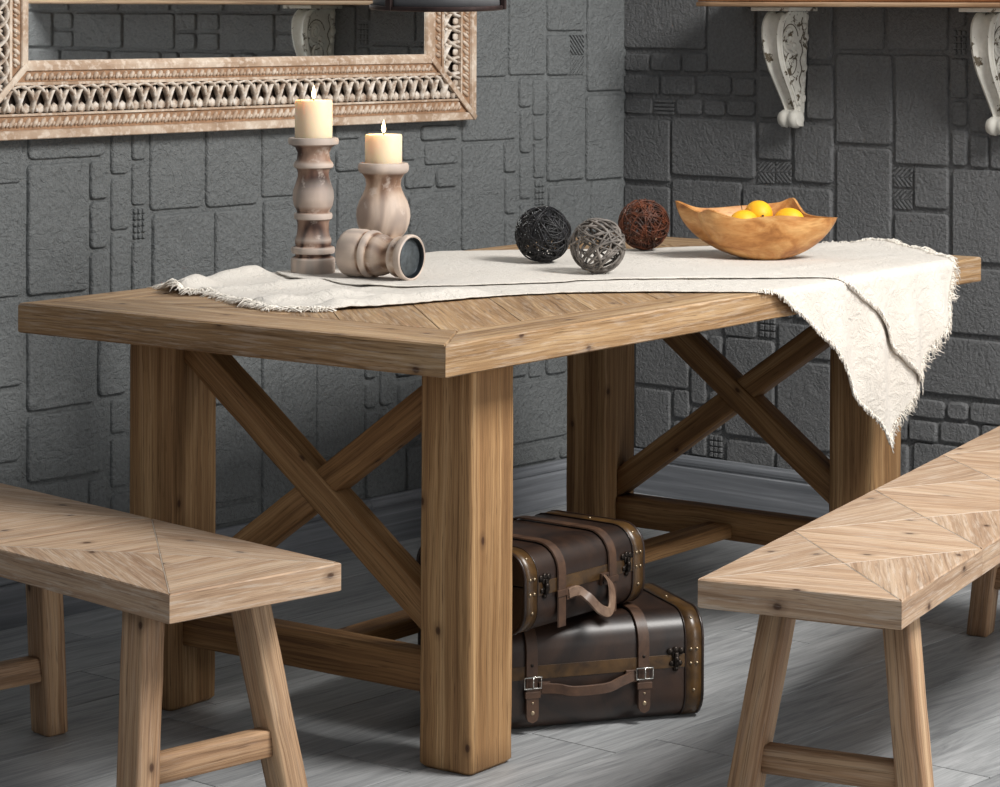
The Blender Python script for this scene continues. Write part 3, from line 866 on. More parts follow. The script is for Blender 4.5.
# ------------------------------------------------------------------ rattan balls
def rattan(label, loc, R, n, r, mat, jit):
    bm = new_bm()
    for i in range(n):
        ax = Vector((rnd(-1, 1), rnd(-1, 1), rnd(-1, 1))).normalized()
        u = ax.orthogonal().normalized(); w = ax.cross(u)
        off = rnd(-.55, .55) * R; rr = math.sqrt(R * R - off * off) - r
        rad = rnd(.90, 1.0); ph = rnd(0, 6); wob = rnd(.02, .07) * jit; N = 44
        pts = []
        for k in range(N):
            th = 2 * PI * k / N
            q = u * math.cos(th) * rr + w * math.sin(th) * rr + ax * (off + R * wob * math.sin(2 * th + ph) + R * wob * .6 * math.sin(3 * th + 2 * ph))
            q = q.normalized() * ((R - r) * (rad + .035 * math.sin(3 * th + ph)))
            if q.length > R - r: q = q.normalized() * (R - r)
            pts.append(q)
        tube(bm, pts, r * rnd(.8, 1.1), seg=5, closed=True)
    o = obj('rattan_ball', bm, mat, None, smooth=True); o.location = loc
    return tag(o, label, 'decorative ball', 'woven rattan balls on the runner')
def vine(name, dark, light, rough):
    t = NT(name); nz = t.noise(t.obj(), 60, 3)
    t.l(t.ramp(nz, [(.35, dark), (.65, light)]), t.b.inputs['Base Color']); t.val('Roughness', rough); return t.m
BLACKV = vine('black_vine', srgb(14, 14, 16), srgb(30, 30, 34), .45)
GREYV = vine('grey_vine', srgb(70, 65, 61), srgb(128, 121, 115), .6)
BROWNV = vine('brown_vine', srgb(50, 25, 14), srgb(112, 60, 36), .5)
rattan('black ball of thin woven vine, leftmost of the three', Vector((4.333, 3.525, HC + .060)), .0605, 85, .0013, BLACKV, 1)
rattan('grey ball of thick loosely woven vine, between the black and the brown one', Vector((4.234, 3.302, HC + .057)), .0575, 26, .0025, GREYV, 1.3)
rattan('reddish brown ball of thin woven vine, beside the wooden bowl', Vector((4.706, 3.542, HC + .058)), .0575, 78, .0013, BROWNV, 1)

# ------------------------------------------------------------------ root wood bowl with lemons
t = NT('teak_root_bowl'); o_ = t.obj()
a1 = t.noise(t.mul(o_, (1, 1, 2.2)), 9, 5, .6, 1.5)
a2 = t.noise(t.mul(o_, (3, 3, 12)), 14, 4, .6, .6)
col = t.ramp(a1, [(.3, srgb(136, 82, 36)), (.46, srgb(184, 128, 70)), (.62, srgb(208, 162, 104)), (.8, srgb(158, 100, 50))])
col = t.mix(.4, col, t.ramp(a2, [(.35, (.72, .62, .5, 1)), (.6, (1.08, 1.06, 1.04, 1))]), 'MULTIPLY')
t.l(col, t.b.inputs['Base Color']); t.val('Roughness', .42); t.val('Specular IOR Level', .45)
BOWLM = t.m
RIM = [(-.190, .015, .122), (-.150, .050, .106), (-.105, .072, .103), (-.05, .095, .106), (.0, .105, .109), (.045, .105, .114), (.072, .095, .124), (.084, .07, .108), (.095, .045, .094), (.120, .015, .090), (.155, -.012, .090),
       (.115, -.050, .091), (.07, -.078, .096), (.03, -.092, .099), (-.02, -.095, .096), (-.06, -.098, .092), (-.10, -.100, .102), (-.128, -.095, .112), (-.143, -.068, .104), (-.150, -.036, .103), (-.178, -.012, .117)]
vd = Vector((.7649, .6441, 0)); vr = Vector((.6441, -.7649, 0))
bowl_o = Vector((4.730, 3.237, HC))
N = 84
def cr(P, t):
    n = len(P); i = int(t) % n; f = t - int(t)
    p0, p1, p2, p3 = (Vector(P[(i + k) % n]) for k in (-1, 0, 1, 2))
    return .5 * ((2 * p1) + (p2 - p0) * f + (2 * p0 - 5 * p1 + 4 * p2 - p3) * f * f + (-p0 + 3 * p1 - 3 * p2 + p3) * f ** 3)
rim = []
for k in range(N):
    q = cr(RIM, k * len(RIM) / N)
    rim.append(vr * q.x + vd * q.y + Vector((0, 0, q.z)))
bm = new_bm()
base_r = .040
def bowl_surf(inner):
    rows = []
    M_ = 14
    for j in range(M_ + 1):
        f = j / M_; row = []
        for k in range(N):
            q = rim[k]; xy = Vector((q.x, q.y, 0)); L = xy.length; d = xy / L
            hr = L - (.007 if inner and j else .0 if not inner else .005)
            b0 = base_r if not inner else base_r * .75
            ang = f * PI / 2
            rr = b0 + (hr - b0) * (math.sin(ang) ** .95 * .72 + .28 * f)
            zz = q.z * ((1 - math.cos(ang)) * .62 + .38 * f)
            if inner: zz = .011 + (q.z - .011) * ((1 - math.cos(ang)) * .62 + .38 * f) - (0 if f == 1 else 0)
            lob = 1 + .03 * math.sin(3 * math.atan2(q.y, q.x) + 1) * math.sin(f * PI)
            row.append(bm.verts.new(d * rr * lob + Vector((0, 0, zz))))
        rows.append(row)
    return rows
out = bowl_surf(False); inn = bowl_surf(True)
for rows in (out, inn):
    for A, B in zip(rows, rows[1:]):
        for k in range(N):
            f = bm.faces.new((A[k], A[(k + 1) % N], B[(k + 1) % N], B[k])); f.smooth = True
    bm.faces.new(rows[0])
for k in range(N):
    bm.faces.new((out[-1][k], out[-1][(k + 1) % N], inn[-1][(k + 1) % N], inn[-1][k]))
bo = obj('wooden_bowl', bm, BOWLM, None, smooth=True, angle=50); bo.location = bowl_o
tag(bo, 'carved honey-coloured root wood bowl with an uneven pointed rim, holding lemons', 'bowl')
t = NT('lemon_peel'); nz = t.noise(t.obj(), 30, 3)
t.l(t.mix(nz, srgb(246, 166, 16), srgb(252, 196, 36)), t.b.inputs['Base Color']); t.val('Roughness', .55)
t.val('Subsurface Weight', .15); t.val('Subsurface Radius', (.01, .006, .002))
t.l(t.bump(t.noise(t.obj(), 260, 2), .18, .001), t.b.inputs['Normal'])
LEM = t.m
STEM = plain('dark_stem', srgb(34, 26, 16), .7)
def lemon(label, loc, rot, L, R):
    c = Vector(loc)
    o = thing('lemon', label, 'lemon', c, rot, 'lemons in the wooden bowl')
    bm = new_bm()
    prof = []
    for k in range(25):
        u = -1 + 2 * k / 24
        r = R * math.sqrt(max(0, 1 - u * u)) ** .92
        z = u * L * .5 * .90
        if abs(u) > .93: z += math.copysign((abs(u) - .93) / .07 * L * .07, u); r = max(r * .8, .0)
        prof.append((r if 0 < k < 24 else 0, z))
    lathe(bm, prof, 32, cap=False); obj('peel', bm, LEM, o, smooth=True)
    bm = new_bm(); ellipsoid(bm, (0, 0, L * .515), (.003, .003, .0022), sub=1); obj('stem_end', bm, STEM, o)
    return o
def bl(x, d, z): return bowl_o + vr * x + vd * d + Vector((0, 0, z))
lm = lemon('left lemon in the bowl, with a thin dark stem standing beside it', bl(-.044, .000, .075), (PI / 2, .2, .9), .070, .0290)
lemon('middle and highest lemon in the bowl', bl(-.008, .050, .091), (PI / 2, .1, -.75), .082, .0300)
lemon('right lemon in the bowl, half hidden behind the front rim', bl(.054, .014, .079), (PI / 2, -.2, .3), .074, .0290)
bm = new_bm(); tube(bm, [bl(-.048, .000, .102), bl(-.049, .002, .110), bl(-.052, .004, .118), bl(-.0535, .006, .124)], .0009, 5)
for v_ in bm.verts: v_.co = lm.matrix_basis.inverted() @ v_.co
obj('stem', bm, STEM, lm)

# ------------------------------------------------------------------ suitcases
def leather(name, dark, light, rough=.42, sc=9, coat=.12):
    t = NT(name); o = t.obj()
    a = t.noise(o, sc, 5, .65, .6); b = t.noise(o, 160, 4, .6)
    t.l(t.ramp(a, [(.35, dark), (.7, light)]), t.b.inputs['Base Color'])
    t.val('Roughness', rough); t.val('Specular IOR Level', .5); t.val('Coat Weight', coat); t.val('Coat Roughness', .22)
    t.l(t.bump(b, .12, .001), t.b.inputs['Normal']); return t.m
CASE = leather('dark_brown_case_leather', srgb(26, 19, 17), srgb(62, 42, 30))
TRIM = leather('olive_brown_trim', srgb(48, 33, 19), srgb(94, 68, 36), .35, 22)
STRAP = leather('brown_strap', srgb(60, 41, 30), srgb(92, 66, 48), .5, 25, .05)
HANDLE_PALE = leather('worn_pale_strap', srgb(96, 72, 56), srgb(150, 124, 104), .5, 25, .05)
PIPE = leather('black_piping', srgb(30, 20, 16), srgb(52, 36, 28), .35, 25)
BRASS = plain('aged_brass', srgb(176, 158, 132), .35, .9)
IRON = plain('dark_lock_metal', srgb(52, 46, 42), .38, .85)
STEEL = plain('bright_buckle_metal', srgb(200, 198, 192), .25, 1)

def suitcase(label, loc, rot, L, D, h, r, droopy, straps, tips):
    s = thing('suitcase', label, 'suitcase', loc, rot, 'old leather suitcases under the table')
    # closed profile in (y, z), y: 0 front .. D back, counted from bottom centre, forward, up, back
    def prof(off=0, n=7):
        P = []
        for cy, cz, a0 in ((r, r, 270), (r, h - r * 1.0, 180), (D - r, h - r, 90), (D - r, r, 0)):
            for k in range(n):
                a = math.radians(a0 - 90 * k / (n - 1))
                P.append((cy + (r + off) * math.cos(a), cz + (r + off) * math.sin(a)))
        return P      # starts bottom front, goes up the front, over the top, down the back
    rb = .03
    def ring_mesh(bm, x0, x1, off, th=None, sel=None, ends=False, sag=0):
        P = prof(off)
        P = [(y, max(z, .0012 + (-off if off < 0 else 0)) if off <= 0 else max(z, .0006)) for y, z in P]
        idx = list(range(len(P))) if sel is None else sel
        xs = [x0 + (x1 - x0) * k / 6 for k in range(7)] if abs(x1 - x0) > .1 else [x0, x1]
        R = []
        for x in xs:
            R.append([bm.verts.new((x, P[i][0], P[i][1])) for i in idx])
        m = len(idx); closed = sel is None
        for A, B in zip(R, R[1:]):
            for i in range(m if closed else m - 1):
                j = (i + 1) % m
                f = bm.faces.new((A[i], A[j], B[j], B[i])); f.smooth = True
        if ends:
            bm.faces.new(R[0]); bm.faces.new(R[-1][::-1])
        return R
    zs = h * .60
    # base and lid with the seam between them: two closed half shells
    P = prof(0, 7)
    def half(name, top):
        bm = new_bm()
        gap = .0012
        pts = [(y, z) for y, z in P]
        rect = []
        if top: poly = [(0, zs + gap)] + [q for q in pts if q[1] > zs + gap] + [(D, zs + gap)]
        else: poly = [q for q in pts if q[1] < zs - gap and q[0] < D / 2] + [(0, zs - gap), (D, zs - gap)] + [q for q in pts if q[1] < zs - gap and q[0] >= D / 2]
        n = len(poly)
        A = [bm.verts.new((-L / 2, y, max(z, .001))) for y, z in poly]; B = [bm.verts.new((L / 2, y, max(z, .001))) for y, z in poly]
        for i in range(n):
            j = (i + 1) % n
            f = bm.faces.new((A[i], A[j], B[j], B[i])); f.smooth = True
        bm.faces.new(A[::-1]); bm.faces.new(B)
        return obj(name, bm, CASE, s, angle=35)
    half('case_base', False); half('lid', True)
    NP = len(P)
    # trim bands at both ends and their dark piping
    for sx in (1, -1):
        bm = new_bm(); w = .034
        x0, x1 = (L / 2 - w, L / 2) if sx > 0 else (-L / 2, -L / 2 + w)
        R = ring_mesh(bm, x0, x1, .0016)
        obj('end_band', bm, TRIM, s, angle=60).modifiers.new('t', 'SOLIDIFY').thickness = .0014
        bm = new_bm(); tube(bm, [(sx * L / 2, y, max(z, .0034)) for y, z in prof(0)], .0034, 6, closed=True)
        tube(bm, [(sx * (L / 2 - w), y, max(z, .0022)) for y, z in prof(.0016)], .0014, 5, closed=True)
        obj('piping', bm, PIPE, s, smooth=True)
    # seam band along the front between the straps
    bm = new_bm(); box(bm, -L / 2 + .034, L / 2 - .034, -.0014, .001, zs - .020, zs + .004, bev=.0005); obj('seam_band', bm, TRIM, s)
    rv = None
    def rivet(p, r_=.0042, mat=BRASS):
        nonlocal rv
        if rv is None:
            bm = new_bm(); ellipsoid(bm, (0, 0, 0), (r_, r_ * .55, r_), sub=2); rv = obj('rivet', bm, mat, s, smooth=True); o = rv
        else:
            o = rv.copy(); C.objects.link(o); o.parent = s
        o.location = p; return o
    for sx in (1, -1):
        for dx in (.012, .024):
            for dz in (.012, -.014): rivet((sx * (L / 2 - dx), -.0022, zs + dz)).scale = (.7, 1, .7)
        rivet((sx * (L / 2 - .018), -.0022, h * .28))
        o = rivet((sx * (L / 2 - .018), r * .29 - .001, h - r * .29 + .001)); o.rotation_euler = (-PI / 4, 0, 0)
        o = rivet((sx * (L / 2 - .018), D * .45, h + .002)); o.rotation_euler = (PI / 2, 0, 0)
    # straps: open bands from the back, over the top and down the front
    for k, sx in enumerate((-1, 1)):
        x = sx * straps
        bm = new_bm()
        # indices: 7..13 front-top corner, 14..20 back-top; build an explicit path
        path = []
        zlow = .030 if tips else .004
        path.append((-.0042, zlow))
        for z in (h * .35, zs): path.append((-.0042, z))
        for q in range(7):
            a = math.radians(180 - 90 * q / 6); path.append((r + (r + .0042) * math.cos(a), h - r + (r + .0042) * math.sin(a)))
        for q in range(7):
            a = math.radians(90 - 90 * q / 6); path.append((D - r + (r + .0042) * math.cos(a), h - r + (r + .0042) * math.sin(a)))
        path.append((D + .0042, .03))
        w = .0115; sec = [(-w, -.0012), (-w * .9, .0012), (w * .9, .0012), (w, -.0012)]
        R = []
        for i, (y, z) in enumerate(path):
            a = Vector(path[max(i - 1, 0)]); b = Vector(path[min(i + 1, len(path) - 1)]); d = (b - a).normalized(); nn = Vector((-d.y, d.x))
            wk = 1
            R.append([bm.verts.new((x + u * wk, y + nn.x * v, z + nn.y * v)) for u, v in sec])
        for A, B in zip(R, R[1:]):
            for i in range(4):
                f = bm.faces.new((A[i], A[(i + 1) % 4], B[(i + 1) % 4], B[i]))
        bm.faces.new(R[0]); bm.faces.new(R[-1][::-1])
        if tips:   # rounded tongue hanging below the buckle
            A = []
            for u, z in [(-w, .085), (-w, .034), (-w * .75, .026), (0, .022), (w * .75, .026), (w, .034), (w, .085)]:
                A.append((x + u, z))
            f1 = [bm.verts.new((u, -.0090, z)) for u, z in A]; f2 = [bm.verts.new((u, -.0060, z)) for u, z in A]
            for i in range(len(A)):
                j = (i + 1) % len(A); bm.faces.new((f1[i], f1[j], f2[j], f2[i]))
            bm.faces.new(f1[::-1]); bm.faces.new(f2)
        st = obj('strap', bm, STRAP, s, angle=50)
        if tips:
            bm = new_bm(); zb = zs - .028
            tube(bm, [(x - .016, -.010, zb + .014), (x + .016, -.010, zb + .014), (x + .016, -.010, zb - .006), (x - .016, -.010, zb - .006)], .0018, 6, closed=True)
            tube(bm, [(x, -.012, zb + .014), (x, -.0125, zb - .006)], .0014, 6)
            obj('buckle', bm, STEEL, st, smooth=True)
            bm = new_bm(); box(bm, x - .0145, x + .0145, -.0110, -.0046, zb - .024, zb - .012, bev=.001); obj('keeper_loop', bm, STRAP, st)
            for zz, rr in ((.058, .0022), (.040, .0042)):
                bm = new_bm(); ellipsoid(bm, (x, -.0092, zz), (rr, .0012, rr), sub=2); obj('rivet', bm, BRASS, st, smooth=True)
            bm = new_bm(); ellipsoid(bm, (x, -.0056, zs + .006), (.0032, .0012, .0032), sub=2); obj('snap', bm, IRON, st, smooth=True)
        else:
            bm = new_bm(); box(bm, x - .0145, x + .0145, -.0075, -.0035, zs - .030, zs - .018, bev=.001); obj('keeper_loop', bm, STRAP, st)
    # handle
    hx = straps - .018
    bm = new_bm()
    if droopy:
        pts = [(-hx, -.006, zs - .028), (-hx + .020, -.012, zs - .026), (-.030, -.030, zs - .036), (-.012, -.042, zs - .058), (.010, -.046, zs - .066), (.030, -.038, zs - .050), (.044, -.024, zs - .026), (hx - .006, -.008, zs - .016)]
        hm = HANDLE_PALE
    else:
        pts = [(-hx, -.006, zs - .036), (-hx + .03, -.012, zs - .038), (-.03, -.019, zs - .043), (.03, -.019, zs - .042), (hx - .03, -.012, zs - .035), (hx, -.006, zs - .027)]
        hm = STRAP
    # a flat strap swept along the points
    sm = []
    for i in range(len(pts) - 1):
        p = [Vector(pts[max(min(i + k, len(pts) - 1), 0)]) for k in (-1, 0, 1, 2)]
        for k in range(5):
            t_ = k / 5
            sm.append(.5 * ((2 * p[1]) + (p[2] - p[0]) * t_ + (2 * p[0] - 5 * p[1] + 4 * p[2] - p[3]) * t_ ** 2 + (-p[0] + 3 * p[1] - 3 * p[2] + p[3]) * t_ ** 3))
    sm.append(Vector(pts[-1]))
    R = []
    for i, p in enumerate(sm):
        d = (sm[min(i + 1, len(sm) - 1)] - sm[max(i - 1, 0)]).normalized()
        out_ = Vector((0, -1, 0)); wdir = d.cross(out_).normalized(); nn = wdir.cross(d).normalized()
        R.append([bm.verts.new(p + wdir * u + nn * v) for u, v in ((-.0095, -.0016), (-.008, .0016), (.008, .0016), (.0095, -.0016))])
    for A, B in zip(R, R[1:]):
        for i in range(4): bm.faces.new((A[i], A[(i + 1) % 4], B[(i + 1) % 4], B[i])).smooth = True
    bm.faces.new(R[0]); bm.faces.new(R[-1][::-1])
    hd = obj('handle', bm, hm, s, angle=40)
    for sx in (1, -1):
        bm = new_bm(); xa = sx * (hx - .006)
        zc = zs - (.020 if sx > 0 else .028) - (.008 if not droopy else 0)
        box(bm, xa - .011, xa + .011, -.0062, .0002, zc - .011, zc + .011, bev=.001)
        pl = obj('handle_tab', bm, STRAP, hd)
        for du in (-.006, .006):
            for dz in (-.006, .006):
                bm = new_bm(); ellipsoid(bm, (xa + du, -.0066, zc + dz), (.0018, .0008, .0018), sub=1); bpy.data.meshes
                obj('rivet', bm, IRON, hd, smooth=True)
    # locks
    for sx in (1, -1):
        x = sx * (L / 2 - .054)
        bm = new_bm()
        # upper hasp plate: three lobes; lower plate: shield shape
        for dx, dz, rr in ((-.011, .010, .0062), (0, .012, .0065), (.011, .010, .0062), (0, .003, .0080), (0, -.010, .0078), (-.008, -.012, .0052), (.008, -.012, .0052), (0, -.022, .0050)):
            ellipsoid(bm, (x + dx, -.0024, zs + dz), (rr, .0024, rr), sub=2)
        lk = obj('lock', bm, IRON, s, smooth=True)
        bm = new_bm(); box(bm, x - .004, x + .004, -.0085, -.0030, zs - .018, zs + .008, bev=.0014); ellipsoid(bm, (x, -.0075, zs - .004), (.0055, .0035, .0055), sub=2); obj('latch', bm, IRON, lk, smooth=True)
    return s
def case_at(corner, rot, L):
    e_ = Vector((math.cos(rot), math.sin(rot), 0)); return Vector(corner) - e_ * (L / 2)
suitcase('larger dark brown leather suitcase lying on the floor, with two buckled straps', case_at((3.966, 2.846, .0), -.53, .452), -.53, .452, .285, .197, .050, False, .108, True)
suitcase('smaller dark brown leather suitcase lying on top of the larger one, with a drooping handle', case_at((3.916, 2.945, .2035), .02, .35), .02, .35, .245, .146, .045, True, .075, False)

# ------------------------------------------------------------------ mirror in a carved frame
t = NT('whitewashed_carved_wood'); o = t.obj()
a1 = t.noise(t.mul(o, (8, 8, 8)), 1, 5, .65); a2 = t.noise(o, 70, 4, .6)
col = t.ramp(a1, [(.32, srgb(154, 126, 102)), (.5, srgb(182, 158, 136)), (.66, srgb(206, 190, 172))])
col = t.mix(t.ramp(a2, [(.5, 0.0), (.62, .5)]), col, srgb(230, 218, 204))
t.l(col, t.b.inputs['Base Color']); t.val('Roughness', .65)
t.l(t.bump(a2, .25, .001), t.b.inputs['Normal'])
MF = t.m
t = NT('grey_washed_lattice'); o = t.obj(); a1 = t.noise(o, 55, 4, .6)
t.l(t.ramp(a1, [(.35, srgb(156, 134, 116)), (.52, srgb(206, 194, 180)), (.68, srgb(228, 220, 212))]), t.b.inputs['Base Color']); t.val('Roughness', .7)
ML = t.m
MCH = plain('brown_carving_ground', srgb(150, 116, 88), .75, var=.2, scale=60)
DARKB = plain('dark_backing', srgb(58, 46, 38), .9)
t = NT('mirror_glass'); t.val('Base Color', (.86, .90, .90, 1)); t.val('Metallic', 1); t.val('Roughness', .015)
GLASS = t.m
MX0, MX1, MZ0, MZ1 = 3.446, 5.054, 1.0195, 2.20
KX, KZ = 1.06, .978
mirror = thing('wall_mirror', 'large rectangular mirror in a carved whitewashed lattice frame, on the left wall', 'mirror', ((MX0 + MX1) / 2, D1 - .009, MZ0))
mc = Vector(((MX0 + MX1) / 2, 0, MZ0)); HX = (MX1 - MX0) / 2; HZ = (MZ1 - MZ0)
def fp(side, s, d, h):
    """point on the frame: side 0 bottom, 1 right, 2 top, 3 left; s along 0..1 between mitre lines, d inward, h forward"""
    x0, x1, z0, z1 = -HX + d * KX, HX - d * KX, d * KZ, HZ - d * KZ
    if side == 0: x, z = x0 + (x1 - x0) * s, z0
    elif side == 1: x, z = x1, z0 + (z1 - z0) * s
    elif side == 2: x, z = x1 + (x0 - x1) * s, z1
    else: x, z = x0, z1 + (z0 - z1) * s
    return Vector((x, -h, z))
def sweep(name, prof, mat):
    bm = new_bm()
    R = [[bm.verts.new(fp(k, 0, d, h)) for d, h in prof] for k in range(4)]
    for k in range(4):
        A, B = R[k], R[(k + 1) % 4]
        for i in range(len(prof)):
            j = (i + 1) % len(prof)
            bm.faces.new((A[i], A[j], B[j], B[i]))
    return obj(name, bm, mat, mirror)
sweep('outer_edge', [(0, .002), (0, .034), (.002, .036), (.018, .036), (.020, .031), (.020, .002)], MF)
sweep('backing', [(.020, .002), (.020, .0285), (.0525, .0285), (.0525, .012), (.118, .012), (.118, .0285), (.146, .0285), (.146, .002)], DARKB)
sweep('rope_channel', [(.0202, .029), (.0202, .0295), (.0510, .0295), (.0510, .029)], MCH)
sweep('rope_channel', [(.1225, .029), (.1225, .0295), (.1455, .0295), (.1455, .029)], MCH)
sweep('lattice_rail', [(.0500, .020), (.0500, .0335), (.0505, .034), (.0545, .034), (.055, .0335), (.055, .010)], MF)
sweep('lattice_rail', [(.1155, .010), (.1155, .0335), (.116, .034), (.1215, .034), (.122, .0335), (.122, .020)], MF)
sweep('inner_edge', [(.1455, .004), (.1455, .032), (.147, .0345), (.158, .0345), (.1665, .028), (.1685, .023), (.1685, .004)], MF)
bm = new_bm()
g = [bm.verts.new(fp(k, 0, .164, .022)) for k in range(4)]; bm.faces.new(g)
g2 = [bm.verts.new(fp(k, 0, .164, .012)) for k in range(4)]; bm.faces.new(g2[::-1])
for k in range(4): bm.faces.new((g[k], g2[k], g2[(k + 1) % 4], g[(k + 1) % 4]))
obj('mirror_glass', bm, GLASS, mirror)
for side in range(4):
    # carved rope bands
    for d, w in ((.0355, .0125), (.134, .0095)):
        bm = new_bm()
        A, B = fp(side, 0, d, .030), fp(side, 1, d, .030); L = (B - A).length; e_ = (B - A).normalized(); inn_ = Vector((0, -1, 0)).cross(e_)
        k = (KZ if side % 2 == 0 else KX); w *= k
        n = int(L / .0205)
        for i in range(1, n - 1):
            p = A + e_ * (L * (i + .5) / n)
            for q, (du, dv, rl, rw) in enumerate(((0, .0, w * 1.05, .0056), (.0080, -.30 * w, w * .60, .0034))):
                M_ = Matrix((tuple(e_), tuple(inn_), (0, -1, 0))).transposed().to_4x4()
                Rz = M_ @ Matrix.Rotation(-.62, 4, 'Z')
                c_ = p + e_ * du + inn_ * dv
                ellipsoid(bm, (0, 0, 0), (1, 1, 1), M=Matrix.Translation(c_) @ Rz @ Matrix.Diagonal((rw, rl, .0068, 1)), sub=1 if q else 2)
        obj('rope_carving', bm, MF, mirror, smooth=True)
    # interlaced arches of the lattice
    bm = new_bm()
    kk = (KZ if side % 2 == 0 else KX)
    A, B = fp(side, 0, .0555, .020), fp(side, 1, .0555, .020); L = (B - A).length; e_ = (B - A).normalized(); inn_ = (fp(side, 0, .115, .02) - fp(side, 0, .055, .02))
    inn_ = Vector((0, inn_.y, inn_.z if side % 2 == 0 else 0)) if side % 2 == 0 else Vector((inn_.x, 0, 0))
    hgt = inn_.length; inn_.normalize()
    p = .0375; n = int(L / p)
    p = L / n
    def okp(s_, f):            # stay between the mitre lines
        m_ = (.0555 + .0) + 0
        lim = f * hgt * (KX / KZ if side % 2 == 0 else KZ / KX)
        return lim - .004 <= s_ <= L - lim + .004
    for i in range(-1, n + 1):
        for half_ in (-1, 1):
            pts = []
            for q in range(12):
                f = q / 11
                # from crown of the arch (top = inner side) down to the foot
                x = .5 * p * 2.35 * (1 - (1 - f) ** 1.5) * half_
                y = 1 - f ** 1.7 * .98
                s_ = (i + .5) * p + x
                if not okp(s_, y): continue
                over = .0030 * math.sin(f * PI * 2 + (0 if half_ > 0 else PI))
                pts.append(A + e_ * s_ + inn_ * (y * hgt * .96 + .001) + Vector((0, -.0055 - over, 0)))
            if len(pts) > 2: tube(bm, pts, .0100, 6, flat=.42)
        # leaf rib filling the crown of each arch
        s_ = (i + .5) * p
        if okp(s_, .7): ellipsoid(bm, tuple(A + e_ * s_ + inn_ * (hgt * .64) + Vector((0, -.003, 0))), (.0055, .0035, .015) if side % 2 == 0 else (.015, .0035, .0055), sub=1)
        # pointed leaf between two feet
        s_ = (i + 1) * p
        if okp(s_, .12): ellipsoid(bm, tuple(A + e_ * s_ + inn_ * (hgt * .16) + Vector((0, -.004, 0))), (.0115, .004, .012) if side % 2 == 0 else (.012, .004, .0115), sub=1)
    obj('lattice', bm, ML, mirror, smooth=True)
    # mitre strip over the corner
    a, b = fp(side, 0, .004, .036), fp(side, 0, .158, .0345)
    bm = new_bm(); beam(bm, a, b, .014, .006, up=(0, 1, 0), bev=.0015, wob=.0002); obj('corner_strip', bm, MF, mirror)

# ------------------------------------------------------------------ shelf on carved corbels
t = NT('distressed_white_paint'); o = t.obj()
pn = t.noise(o, 22, 6, .7, .5); pn2 = t.noise(o, 90, 3)
chip = t.ramp(pn, [(.585, 0.0), (.60, 1.0)])
col = t.mix(pn2, srgb(196, 192, 182), srgb(224, 222, 214))
col = t.mix(chip, col, srgb(92, 82, 66))
t.l(col, t.b.inputs['Base Color']); t.val('Roughness', .6)
t.l(t.bump(pn2, .15, .001), t.b.inputs['Normal'])
PAINT = t.m
CREVICE_SHADE = plain('painted_crevice_shade', srgb(84, 74, 58), .8)  # dark colour standing in for shade in the carving's crevices
